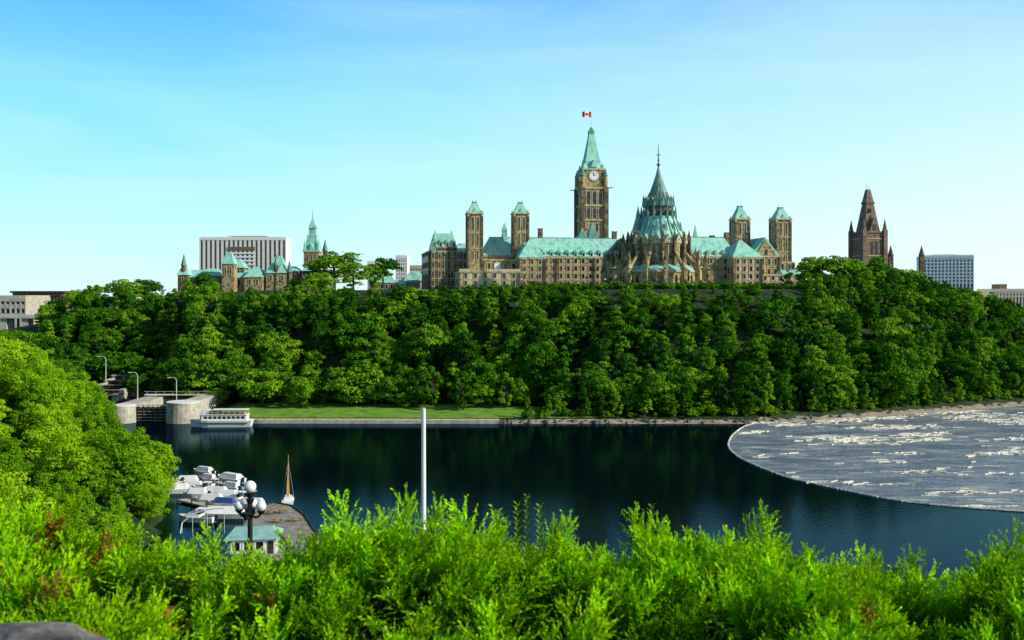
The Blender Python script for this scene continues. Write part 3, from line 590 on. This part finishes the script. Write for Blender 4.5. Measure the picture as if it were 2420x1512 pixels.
# ---------------- boats
def hullmesh(s,part,mat,L,W,z0,z1,bow=.35,deckm=None):
    n=10; top=[];bot=[]
    for i in range(n+1):
        t=i/n; x=-L/2+L*t; wv=W/2*(1-max(0,(t-(1-bow))/bow)**2)*(0.9+.1*min(1,t*4)); top.append((x,wv)); bot.append((x*.95,wv*.75))
    vs=[];m=len(top)
    for (x,y_) in top: vs+= [(x,-y_,z1+.15*max(0,x/L*2)**2*2)]
    for (x,y_) in top: vs+= [(x,y_,z1+.15*max(0,x/L*2)**2*2)]
    for (x,y_) in bot: vs+= [(x,-y_,z0)]
    for (x,y_) in bot: vs+= [(x,y_,z0)]
    fs=[]
    for i in range(n): fs+=[(i,i+1,2*m+i+1,2*m+i),(m+i+1,m+i,3*m+i,3*m+i+1),(i+1,i,m+i,m+i+1)]
    fs.append((0,2*m,3*m,m)); s.add(part,mat,vs,fs)
d=306; s=B('tour_boat',WX(523,d),d,math.radians(3)+math.pi*1.0)
hullmesh(s,'hull',white,19,4.6,-.3,2.0,.3); s.box('rub_rail',timber,-8.5,6,-2.36,2.36,1.25,1.4)
s.box('cabin',white,-8,5.6,-1.9,1.9,2.0,3.7);
for i in range(9): s.box('cabin_windows',glass,-7.4+i*1.4,-6.4+i*1.4,-1.95,1.95,2.6,3.3)
s.box('upper_deck',white,-8.4,6.2,-2.1,2.1,3.7,3.85)
for i in range(7):
    for y_ in(-1.9,1.9): s.beam('canopy_posts',steel,(-7.8+i*1.7,y_,3.85),(-7.8+i*1.7,y_,5.2),.06)
s.box('canopy',white,-8.2,2.6,-2.1,2.1,5.2,5.32); s.box('wheelhouse',white,3.4,5.4,-1.2,1.2,3.85,5.3); s.box('wheelhouse_windows',glass,3.3,5.5,-1.0,1.0,4.4,5.0)
for y_ in(-2,2): s.beam('rail',steel,(-8.2,y_,4.6),(6,y_,4.6),.05)
s.beam('mast',steel,(4.4,0,5.3),(4.4,0,7.4),.06,.03)
for i in range(14): s.box('seats',orange,-7.4+i*.75,-7.1+i*.75,-1.4,1.4,3.86,4.4)
s.done()
random.seed(21)
def motorboat(px,py,L,ang,cover=None,cab=True):
    d=WD(py); s=B('motorboat',WX(px,d),d,math.radians(ang)); W=L*.36
    hullmesh(s,'hull',white,L,W,-.15,.95,.45)
    if cover:
        s.frus('canvas_cover',cover,-L*.08,0,.9,L*.36,W*.44,1.9,L*.28,W*.2)
    else:
        s.box('cockpit',timber,-L*.42,-L*.1,-W*.36,W*.36,.9,.99); s.frus('cabin',white,L*.05,0,.95,L*.2,W*.38,1.65,L*.13,W*.32); s.frus('windshield',glass,-L*.1,0,1.5,L*.06,W*.34,2.1,L*.02,W*.3)
        s.box('hardtop',white,-L*.3,-L*.02,-W*.36,W*.36,2.3,2.4);
        for a in(-1,1): s.beam('hardtop_posts',steel,(-L*.28,a*W*.33,.95),(-L*.28,a*W*.33,2.3),.04); s.beam('hardtop_posts',steel,(-L*.04,a*W*.33,1.6),(-L*.04,a*W*.33,2.3),.04)
    s.box('outboard_motor',black,-L*.5-.45,-L*.5,-.25,.25,.2,1.35); s.done()
for a in((480,1122,6,150,white),(543,1138,8,145,white),(424,1152,6,185,None),(452,1158,5.5,175,white),(478,1166,6,170,None),(505,1172,6.5,170,white),(532,1180,5.5,175,white),(560,1190,6.5,165,None),(462,1176,5,178,white),(495,1190,6,172,white),(525,1199,6,170,blueC),(520,1222,9.5,178,white),(498,1158,5.,160,None),(592,1200,6,170,white),(490,1140,5,150,white),(465,1232,7,170,None),(545,1160,5,150,white),(415,1165,6,190,white),(438,1145,6,182,white)): motorboat(*a)
s=B('marina_dock');
def dock(a,b_,w_):
    d0,d1=WD(a[1]),WD(b_[1]); p=Vector((WX(a[0],d0),d0,0)); q=Vector((WX(b_[0],d1),d1,0)); n_=(q-p).normalized().cross(Vector((0,0,1)))*w_
    vs=[tuple(p-n_),tuple(q-n_),tuple(q+n_),tuple(p+n_)]; s.add('deck',concG,[(x,y_,.2) for x,y_,_ in vs]+[(x,y_,.5) for x,y_,_ in vs],[(4,5,6,7),(0,1,5,4),(1,2,6,5),(2,3,7,6),(3,0,4,7)])
    L=(q-p).length
    for i in range(int(L/5)+1): c=p+(q-p)*(i*5/L); s.beam('piles',timber,(c.x+n_.x*1.15,c.y+n_.y*1.15,-1),(c.x+n_.x*1.15,c.y+n_.y*1.15,1.5),.13)
dock((415,1145),(640,1200),.9); dock((450,1128),(600,1165),.7); dock((430,1185),(600,1225),.9)
s.done()
def pw(px,py,z):
    d=(CZ-z)*F/(py-HZ); return (WX(px,d),d,z)
quayM=two('quay_paving',(.16,.15,.12),(.34,.31,.26),.8)
s=B('marina_quay'); q_=[(605,1200),(648,1188),(690,1196),(720,1218),(748,1262),(735,1330),(560,1330),(575,1240)]
tp=[pw(a,b_,1.0) for a,b_ in q_]; n=len(tp); s.add('quay',quayM,tp+[(x,y_,-1) for x,y_,_ in tp],[tuple(range(n))]+[(i,(i+1)%n,n+(i+1)%n,n+i) for i in range(n)])
for i in range(n-2): a=tp[i];b_=tp[i+1]; s.beam('timber_edge',timber,(a[0],a[1],1.05),(b_[0],b_[1],1.05),.22)
s.done()
s=B('boathouse',WX(600,153),153,math.radians(8)); s.box('walls',white,-3.6,3.6,-2.5,3,.9,3.3); s.frus('roof',tealr,0,.25,3.3,4.2,3.4,4.6,2.8,.4); s.wins(-3.2,2,-2.5,1.6,2.8,3,1.1,trim=white); s.box('door',timber,2.3,3.2,-2.6,-2.4,.9,2.9); s.done()
for px,py in((640,1215),(668,1212),(700,1232),(655,1235)):
    x,y_,z=pw(px,py,1.0); s=B('picnic_table',x,y_,random.uniform(-.4,.4),1.0); s.box('top',orange,-.9,.9,-.38,.38,.72,.77)
    for e in(-.72,.72): s.box('benches',orange,-.9,.9,e-.13,e+.13,.42,.46)
    for a in(-.6,.6): s.beam('legs',timber,(a,-.6,0),(a,-.15,.72),.04); s.beam('legs',timber,(a,.6,0),(a,.15,.72),.04); s.beam('legs',timber,(a,-.72,.4),(a,.72,.4),.035)
    s.done()
d=192.; s=B('sailboat',WX(681,d),d,math.radians(100)); hullmesh(s,'hull',white,7,2.3,-.2,.9,.5); s.box('cabin',white,-1.2,1.6,-.7,.7,.9,1.4)
s.beam('mast',orange,(.3,0,.9),(.3,0,WZ(1075,d)),.13,.07); s.beam('boom',orange,(.3,0,1.9),(-2.8,0,2.1),.09)
s.add('furled_sail',orange,[(.2,-.3,1.9),(.2,.3,1.9),(-1.2,-.3,2.0),(-1.2,.3,2.0),(.25,-.12,6.0),(.25,.12,6.0)],[(0,2,4),(1,5,3),(2,3,5,4),(0,1,3,2),(0,4,5,1)])
for p in((3.3,0,1),(-3.3,0,1),(.3,1.1,1),(.3,-1.1,1)): s.beam('stays',steel,p,(.3,0,WZ(1090,d)),.025)
s.done()
s=B('gangway_railing')
pp=[(425,1265),(430,1235),(455,1215),(490,1203),(530,1200)]
P_=[(WX(a,168),168,WZ(b_,168)) for i,(a,b_) in enumerate(pp)]
for a,b_ in zip(P_[:-1],P_[1:]): s.beam('rail',white,a,b_,.13)
for a in P_[1:]: s.beam('posts',steel,a,(a[0],a[1],0),.05)
s.done()

# ---------------- near lamp and pole
d=31.; s=B('globe_street_lamp',WX(591,d),d); z0=H1(s.o[0],d)
s.cone('base',black,0,0,z0-.2,.28,z0+.5,.16,10); s.cone('column',black,0,0,z0+.5,.1,WZ(1165,d),.07,10); s.cone('collar',black,0,0,WZ(1215,d),.16,WZ(1200,d),.16,10); s.cone('collar',black,0,0,WZ(1190,d),.08,WZ(1178,d),.14,10); s.cone('collar',black,0,0,WZ(1175,d),.09,WZ(1164,d),.16,10)
zc=WZ(1213,d)
gl=[]
for a in(-12,95,168,262):
    a=math.radians(a); x,y_=.37*math.cos(a),.37*math.sin(a)
    for k in range(4):
        t0,t1=k/4,(k+1)/4; s.beam('arms',black,(x*t0,y_*t0,zc-.12*math.sin(t0*3.14)),(x*t1,y_*t1,zc-.12*math.sin(t1*3.14)),.035)
    s.cone('cups',black,x,y_,zc,.06,zc+.1,.14,10); gl.append((x,y_,zc+.24,.16))
gl.append((0,0,WZ(1150,d),.19))
gl.pop(3)
for x,y_,z,r in gl:
    for k in range(8):
        t0=-math.pi/2+math.pi*k/8;t1=t0+math.pi/8; s.cone('globes',globeM,x,y_,z+r*math.sin(t0),max(r*math.cos(t0),.001),z+r*math.sin(t1),max(r*math.cos(t1),.001),20)
s.done()
d=40.; s=B('white_pole',WX(1001,d),d); z0=H1(s.o[0],d); s.cone('pole',white,0,0,z0-.3,.12,WZ(968,d),.085,14); s.cone('cap',steel,0,0,WZ(968,d),.1,WZ(964,d),.05,14); s.cone('base',concG,0,0,z0-.4,.4,z0+.4,.35,12); s.done()

# ---------------- log boom and floating logs
edge=[(2600,945),(2420,958),(2200,965),(2000,975),(1900,984),(1820,992),(1765,1006),(1735,1025),(1722,1045),(1728,1065),(1760,1088),(1850,1125),(1930,1145),(2000,1160),(2100,1180),(2200,1193),(2420,1210),(2700,1225)]
E=[(WX(a,WD(b_)),WD(b_)) for a,b_ in edge]
def cr(P,n=8):
    o=[]
    for i in range(len(P)-1):
        p0=P[max(i-1,0)];p1=P[i];p2=P[i+1];p3=P[min(i+2,len(P)-1)]
        for k in range(n):
            t=k/n; o.append(tuple(.5*((2*p1[j])+(-p0[j]+p2[j])*t+(2*p0[j]-5*p1[j]+4*p2[j]-p3[j])*t*t+(-p0[j]+3*p1[j]-3*p2[j]+p3[j])*t**3) for j in(0,1)))
    return o+[P[-1]]
EC=cr(E)
logM=M('log_bark',[(.35,(.4,.36,.26)),(.5,(.7,.65,.52)),(.65,(.86,.83,.72))],1.5,6)
s=B('log_boom')
for i,(a,b_) in enumerate(zip(EC[:-1],EC[1:])):
    jx,jy=random.uniform(-.2,.2),random.uniform(-.25,.25)
    s.beam('boom_logs',logM,(a[0]+jx,a[1]+jy,.1),(b_[0]*.96+a[0]*.04,b_[1]*.96+a[1]*.04,.1),random.uniform(.14,.26));
s.done()
poly=EC+[(260,170),(330,300),(260,395)]
fm=bpy.data.materials.new('floating_bark_mat'); fm.use_nodes=True; nt=fm.node_tree; b=nt.nodes['Principled BSDF']; b.inputs['Roughness'].default_value=.35
tc=nt.nodes.new('ShaderNodeTexCoord'); mp=nt.nodes.new('ShaderNodeMapping'); mp.inputs['Scale'].default_value=(.07,.2,1); mp.inputs['Rotation'].default_value=(0,0,-.12); nt.links.new(tc.outputs['Object'],mp.inputs[0])
n=nt.nodes.new('ShaderNodeTexNoise'); n.inputs['Scale'].default_value=1; n.inputs['Detail'].default_value=10; n.inputs['Roughness'].default_value=.8; n.inputs['Distortion'].default_value=.9; nt.links.new(mp.outputs[0],n.inputs['Vector'])
r=nt.nodes.new('ShaderNodeValToRGB'); el=r.color_ramp.elements
for _ in range(3): el.new(.5)
for e,(p,c) in zip(el,[(.32,(.04,.06,.09)),(.45,(.12,.17,.22)),(.54,(.24,.28,.31)),(.6,(.5,.5,.44)),(.66,(.85,.83,.74))]): e.position=p; e.color=(*c,1)
nt.links.new(n.outputs['Fac'],r.inputs[0]); nt.links.new(r.outputs[0],b.inputs['Base Color'])
n2=nt.nodes.new('ShaderNodeTexNoise'); n2.inputs['Scale'].default_value=.9; n2.inputs['Detail'].default_value=6; n2.inputs['Roughness'].default_value=.7; nt.links.new(tc.outputs['Object'],n2.inputs['Vector']); bp=nt.nodes.new('ShaderNodeBump'); bp.inputs['Distance'].default_value=.9; nt.links.new(n2.outputs['Fac'],bp.inputs['Height']); nt.links.new(bp.outputs[0],b.inputs['Normal'])
mesh_obj('floating_bark_mat',[(x,y_,.02) for x,y_ in poly],[tuple(range(len(poly)))],fm)
def inside(x,y_):
    c=False; j=len(poly)-1
    for i in range(len(poly)):
        xi,yi=poly[i];xj,yj=poly[j]
        if (yi>y_)!=(yj>y_) and x<(xj-xi)*(y_-yi)/(yj-yi)+xi: c=not c
        j=i
    return c
s=B('floating_logs'); random.seed(3)
for i in range(170):
    x=random.uniform(55,230); y_=random.uniform(185,385)
    if random.random()<.5: y_=random.uniform(275,372)
    if not inside(x,y_): continue
    ang=random.gauss(.12,.3); n_=random.randint(5,44) if y_>270 else random.randint(3,26); sp=random.uniform(2,6)
    for k in range(n_):
        u=random.gauss(0,sp*1.3); v=random.gauss(0,sp*.35); xx=x+u*math.cos(ang)-v*math.sin(ang); yy=y_+u*math.sin(ang)+v*math.cos(ang)
        if not inside(xx,yy): continue
        a=ang+random.gauss(0,.35); L=random.uniform(1.2,3.6); r_=random.uniform(.1,.26)
        s.beam('logs',logM,(xx-math.cos(a)*L/2,yy-math.sin(a)*L/2,.08),(xx+math.cos(a)*L/2,yy+math.sin(a)*L/2,.08),r_,r_*.8)
s.done()

# ---------------- foreground juniper
def junmat(name,stops):
    jm=bpy.data.materials.new(name); jm.use_nodes=True; nt=jm.node_tree; nt.nodes.remove(nt.nodes['Principled BSDF']); out=nt.nodes['Material Output']
    tc=nt.nodes.new('ShaderNodeTexCoord'); sx=nt.nodes.new('ShaderNodeSeparateXYZ'); nt.links.new(tc.outputs['Object'],sx.inputs[0])
    ge=nt.nodes.new('ShaderNodeNewGeometry'); oi=nt.nodes.new('ShaderNodeObjectInfo')
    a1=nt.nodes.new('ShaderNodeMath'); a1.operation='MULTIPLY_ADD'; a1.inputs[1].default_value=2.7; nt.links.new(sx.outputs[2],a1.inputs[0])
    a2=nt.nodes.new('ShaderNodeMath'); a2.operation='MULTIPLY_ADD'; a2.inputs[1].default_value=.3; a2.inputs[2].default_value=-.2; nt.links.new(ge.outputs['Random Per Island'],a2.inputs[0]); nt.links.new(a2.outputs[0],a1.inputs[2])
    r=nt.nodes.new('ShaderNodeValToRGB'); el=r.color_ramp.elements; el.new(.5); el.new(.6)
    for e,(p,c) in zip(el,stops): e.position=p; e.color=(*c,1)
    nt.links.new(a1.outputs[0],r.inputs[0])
    hs=nt.nodes.new('ShaderNodeHueSaturation'); mr=nt.nodes.new('ShaderNodeMapRange'); mr.inputs['To Min'].default_value=.5; mr.inputs['To Max'].default_value=1.15; nt.links.new(oi.outputs['Random'],mr.inputs['Value']); nt.links.new(mr.outputs[0],hs.inputs['Value']); nt.links.new(r.outputs[0],hs.inputs['Color'])
    d_=nt.nodes.new('ShaderNodeBsdfDiffuse'); t_=nt.nodes.new('ShaderNodeBsdfTranslucent'); mx=nt.nodes.new('ShaderNodeMixShader'); mx.inputs[0].default_value=.3
    nt.links.new(hs.outputs[0],d_.inputs[0]); nt.links.new(hs.outputs[0],t_.inputs[0]); nt.links.new(d_.outputs[0],mx.inputs[1]); nt.links.new(t_.outputs[0],mx.inputs[2]); nt.links.new(mx.outputs[0],out.inputs[0]); return jm
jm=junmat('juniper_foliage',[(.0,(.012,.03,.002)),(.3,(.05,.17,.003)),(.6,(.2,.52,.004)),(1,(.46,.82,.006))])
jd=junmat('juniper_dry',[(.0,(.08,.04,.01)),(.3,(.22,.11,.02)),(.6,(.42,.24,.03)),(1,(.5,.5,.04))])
def plume(name,L,seed,fol):
    R=np.random.default_rng(seed); V=[];Fc=[];mi=[]
    def quad(p,u,v,m):
        b0=len(V); V.extend([tuple(p),tuple(p+u*.5+v),tuple(p+u),tuple(p+u*.5-v)]); Fc.append((b0,b0+1,b0+2,b0+3)); mi.append(m)
    bend=np.array([R.uniform(.15,.45),R.normal()*.12])
    def stem(t): return np.array([bend[0]*L*t*t,bend[1]*L*t*t,L*t])
    for k in range(8):
        p=stem(k/8);q=stem((k+1)/8); quad(p,q-p,np.array([.003,0,0]),0); quad(p,q-p,np.array([0,.003,0]),0)
    nb=32
    for i in range(nb):
        t=.1+.87*i/nb; p=stem(t); side=(0 if i%2 else math.pi)+R.normal()*.8; bl=L*(.5*(1-t)**.75+.1)*R.uniform(.75,1.2)*min(1,.5+t*2); th=math.radians(R.uniform(35,52))
        d=np.array([math.sin(th)*math.cos(side)+bend[0]*t,math.sin(th)*math.sin(side),math.cos(th)]); d/=np.linalg.norm(d)
        m=int(8+bl*130)
        for j in range(m):
            s_=(j+.3)/m; c=p+d*bl*s_+np.array([0,0,bl*.22*s_*s_])
            e=R.normal(size=3)*.5+d*1.0+np.array([0,0,.25]); e/=np.linalg.norm(e); ll=R.uniform(.013,.026)*(1.3-.6*s_)
            v=np.cross(e,R.normal(size=3)); v/=np.linalg.norm(v); quad(c,e*ll,v*ll*.22,1)
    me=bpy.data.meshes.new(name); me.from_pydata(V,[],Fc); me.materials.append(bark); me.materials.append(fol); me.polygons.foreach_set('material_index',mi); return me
pl=[plume('plume%d'%i,[.28,.34,.24,.31,.37][i],i,jm) for i in range(5)]
pd=[plume('dry_plume%d'%i,.28,i+20,jd) for i in range(2)]
jr=empty('juniper_shrub'); random.seed(5)
SX=[-100,0,100,200,300,400,470,540,640,720,800,900,980,1100,1220,1330,1440,1540,1650,1760,1900,2000,2100,2200,2300,2420,2600]
SY=[1195,1195,1200,1205,1225,1262,1282,1285,1278,1270,1235,1215,1195,1210,1235,1262,1255,1235,1245,1255,1285,1310,1315,1335,1310,1275,1260]
holes=[(-.3,2.45,.4,.5),(-1.25,2.35,.3,.5),(-.85,3.1,.25,.3),(-.6,2.6,.3,.35),(.45,3.0,.22,.35),(1.15,2.9,.22,.35),(.1,3.4,.24,.28),(-1.5,3.5,.3,.28),(.75,2.3,.18,.28),(1.5,3.5,.25,.3),(.2,2.1,.15,.25)]
def hole(x,y_):
    m=0
    for cx,cy,rx,ry in holes: m=max(m,1-((x-cx)/rx)**2-((y_-cy)/ry)**2)
    return max(0,m)
def surf(x,y_):
    px=1210+x/y_*F; Yt=4.3
    top=WZ(float(np.interp(px,SX,SY)),Yt)
    n1_=noise.noise(Vector((x*1.9,y_*1.9,3.3))); n2_=noise.noise(Vector((x*4.5,y_*4.5,9)))
    base=top-.17
    return base+ (.2*n1_+.13*n2_ if y_<4.0 else .05*n2_) - max(0,y_-4.3)*.6 -.34*min(1,hole(x,y_)*2)
bx=np.arange(-4.2,4.3,.06); by=np.arange(1.2,6.0,.06); bv=[];
for y_ in by:
    for x in bx: bv.append((x,y_,min(surf(x,y_),39.6)-.2))
nbx=len(bx)
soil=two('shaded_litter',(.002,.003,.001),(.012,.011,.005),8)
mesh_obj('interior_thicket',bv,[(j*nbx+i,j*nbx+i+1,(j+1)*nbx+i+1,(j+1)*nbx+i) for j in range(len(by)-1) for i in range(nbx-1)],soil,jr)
cnt=0
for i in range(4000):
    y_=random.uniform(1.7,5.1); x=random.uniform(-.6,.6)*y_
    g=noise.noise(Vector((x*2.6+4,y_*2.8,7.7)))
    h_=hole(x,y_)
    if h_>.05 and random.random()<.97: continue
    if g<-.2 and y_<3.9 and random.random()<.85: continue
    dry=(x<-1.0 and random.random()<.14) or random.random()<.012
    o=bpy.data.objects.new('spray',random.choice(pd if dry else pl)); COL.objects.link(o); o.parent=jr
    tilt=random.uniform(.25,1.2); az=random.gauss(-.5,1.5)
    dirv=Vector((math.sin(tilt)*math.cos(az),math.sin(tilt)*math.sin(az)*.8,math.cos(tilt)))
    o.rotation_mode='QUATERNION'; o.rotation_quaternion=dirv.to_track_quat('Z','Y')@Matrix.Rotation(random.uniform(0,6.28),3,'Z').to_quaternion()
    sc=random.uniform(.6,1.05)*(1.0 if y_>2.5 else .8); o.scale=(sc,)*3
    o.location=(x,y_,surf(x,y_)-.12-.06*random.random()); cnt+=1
print('plumes',cnt)
s=B('dead_branches')
for i in range(40):
    cx,cy,rx,ry=random.choice(holes[:4]); x=cx+random.uniform(-rx,rx); y_=cy+random.uniform(-ry,ry); z=surf(x,y_)-.08; a=random.uniform(0,6.28); L=random.uniform(.1,.3)
    s.beam('twigs',bark,(x,y_,z),(x+L*math.cos(a),y_+L*math.sin(a),z+random.uniform(.02,.16)),.005,.002)
s.done()
me=bpy.data.meshes.new('boulder')
bm=bmesh.new(); bmesh.ops.create_icosphere(bm,subdivisions=4,radius=.24)
for v in bm.verts: v.co*=1+.35*noise.noise(v.co*4)+.1*noise.noise(v.co*14); v.co.z*=.42
bm.to_mesh(me); bm.free(); me.materials.append(rock); o=bpy.data.objects.new('boulder',me); COL.objects.link(o); o.location=(-1.14,2.2,39.15)
for px,py,d in((1245,1172,5.2),(1275,1195,5.1),(1222,1190,5.3),(1540,1196,5.2)):
    s=B('broadleaf_shoot',WX(px,d),d); zt=WZ(py,d); s.beam('stem',bark,(0,0,zt-.7),(0,0,zt),.003,.0015)
    for k in range(46):
        z=zt-.3*k/46; a=k*2.4; l=.022+.014*random.random(); dx,dy=math.cos(a),math.sin(a)
        s.add('leaves',leafB,[(0,0,z),(dx*l*.5-dy*.008,dy*l*.5+dx*.008,z+.012),(dx*l,dy*l,z+.018),(dx*l*.5+dy*.008,dy*l*.5-dx*.008,z+.012)],[(0,1,2,3)])
    s.done()

# ---------------- light, sky, camera
sd=Vector((.86,-.27,.5)).normalized(); el_=math.asin(sd.z); rot=math.atan2(sd.x,sd.y)
L_=bpy.data.lights.new('sun','SUN'); L_.energy=5; L_.angle=math.radians(.5); L_.color=(1,.93,.78); o=bpy.data.objects.new('sun',L_); COL.objects.link(o); o.rotation_mode='QUATERNION'; o.rotation_quaternion=sd.to_track_quat('Z','Y')
w_=bpy.data.worlds.new('World'); scene.world=w_; w_.use_nodes=True; nt=w_.node_tree; bg=nt.nodes['Background']
def N_(t): return nt.nodes.new(t)
def mrange(src,a,b,c,d):
    m=N_('ShaderNodeMapRange'); m.clamp=True
    for k,v in zip(('From Min','From Max','To Min','To Max'),(a,b,c,d)): m.inputs[k].default_value=v
    nt.links.new(src,m.inputs['Value']); return m.outputs[0]
sk=N_('ShaderNodeTexSky'); sk.sky_type='NISHITA'; sk.sun_disc=False; sk.sun_elevation=el_; sk.sun_rotation=rot; sk.air_density=1.0; sk.dust_density=.3; sk.ozone_density=2
tc=N_('ShaderNodeTexCoord'); sp=N_('ShaderNodeSeparateXYZ'); nt.links.new(tc.outputs['Generated'],sp.inputs[0])
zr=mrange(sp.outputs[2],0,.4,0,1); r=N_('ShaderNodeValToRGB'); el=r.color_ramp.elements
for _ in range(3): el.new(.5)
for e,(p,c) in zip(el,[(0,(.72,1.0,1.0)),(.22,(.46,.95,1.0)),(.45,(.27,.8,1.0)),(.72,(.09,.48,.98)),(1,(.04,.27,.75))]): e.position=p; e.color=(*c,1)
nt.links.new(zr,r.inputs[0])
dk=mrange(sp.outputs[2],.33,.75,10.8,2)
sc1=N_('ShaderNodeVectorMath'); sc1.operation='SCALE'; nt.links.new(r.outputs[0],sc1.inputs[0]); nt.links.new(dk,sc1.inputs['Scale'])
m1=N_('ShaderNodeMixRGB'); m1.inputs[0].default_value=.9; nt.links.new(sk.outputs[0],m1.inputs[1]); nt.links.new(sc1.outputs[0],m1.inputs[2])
xf=mrange(sp.outputs[0],-.3,.55,0,.85); zf=mrange(sp.outputs[2],0,.34,1,.2); mu=N_('ShaderNodeMath'); mu.operation='MULTIPLY'; nt.links.new(xf,mu.inputs[0]); nt.links.new(zf,mu.inputs[1])
m2=N_('ShaderNodeMixRGB'); m2.inputs[2].default_value=(9.8,10.8,10.8,1); nt.links.new(mu.outputs[0],m2.inputs[0]); nt.links.new(m1.outputs[0],m2.inputs[1])
mp=N_('ShaderNodeMapping'); mp.inputs['Scale'].default_value=(1.2,1.2,7); mp.inputs['Rotation'].default_value=(0,.2,0); nt.links.new(tc.outputs['Generated'],mp.inputs[0])
n=N_('ShaderNodeTexNoise'); n.inputs['Scale'].default_value=2.0; n.inputs['Detail'].default_value=8; n.inputs['Roughness'].default_value=.6; n.inputs['Distortion'].default_value=.7; nt.links.new(mp.outputs[0],n.inputs['Vector'])
cf=mrange(n.outputs['Fac'],.42,.85,0,.36)
mx=N_('ShaderNodeMixRGB'); mx.inputs[2].default_value=(8,10.8,11,1); nt.links.new(cf,mx.inputs[0]); nt.links.new(m2.outputs[0],mx.inputs[1])
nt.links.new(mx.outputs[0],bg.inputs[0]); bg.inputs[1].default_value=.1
cam=bpy.data.cameras.new('camera'); co=bpy.data.objects.new('camera',cam); COL.objects.link(co); co.location=(0,0,CZ); co.rotation_euler=(math.pi/2,0,0)
cam.sensor_width=36; cam.lens=35; cam.shift_y=-(756.-HZ)/2420; cam.clip_start=.05; cam.clip_end=20000
cam.dof.use_dof=True; cam.dof.focus_distance=350; cam.dof.aperture_fstop=6.3
scene.camera=co
scene.view_settings.view_transform='Standard'; scene.view_settings.look='None'; scene.view_settings.exposure=0
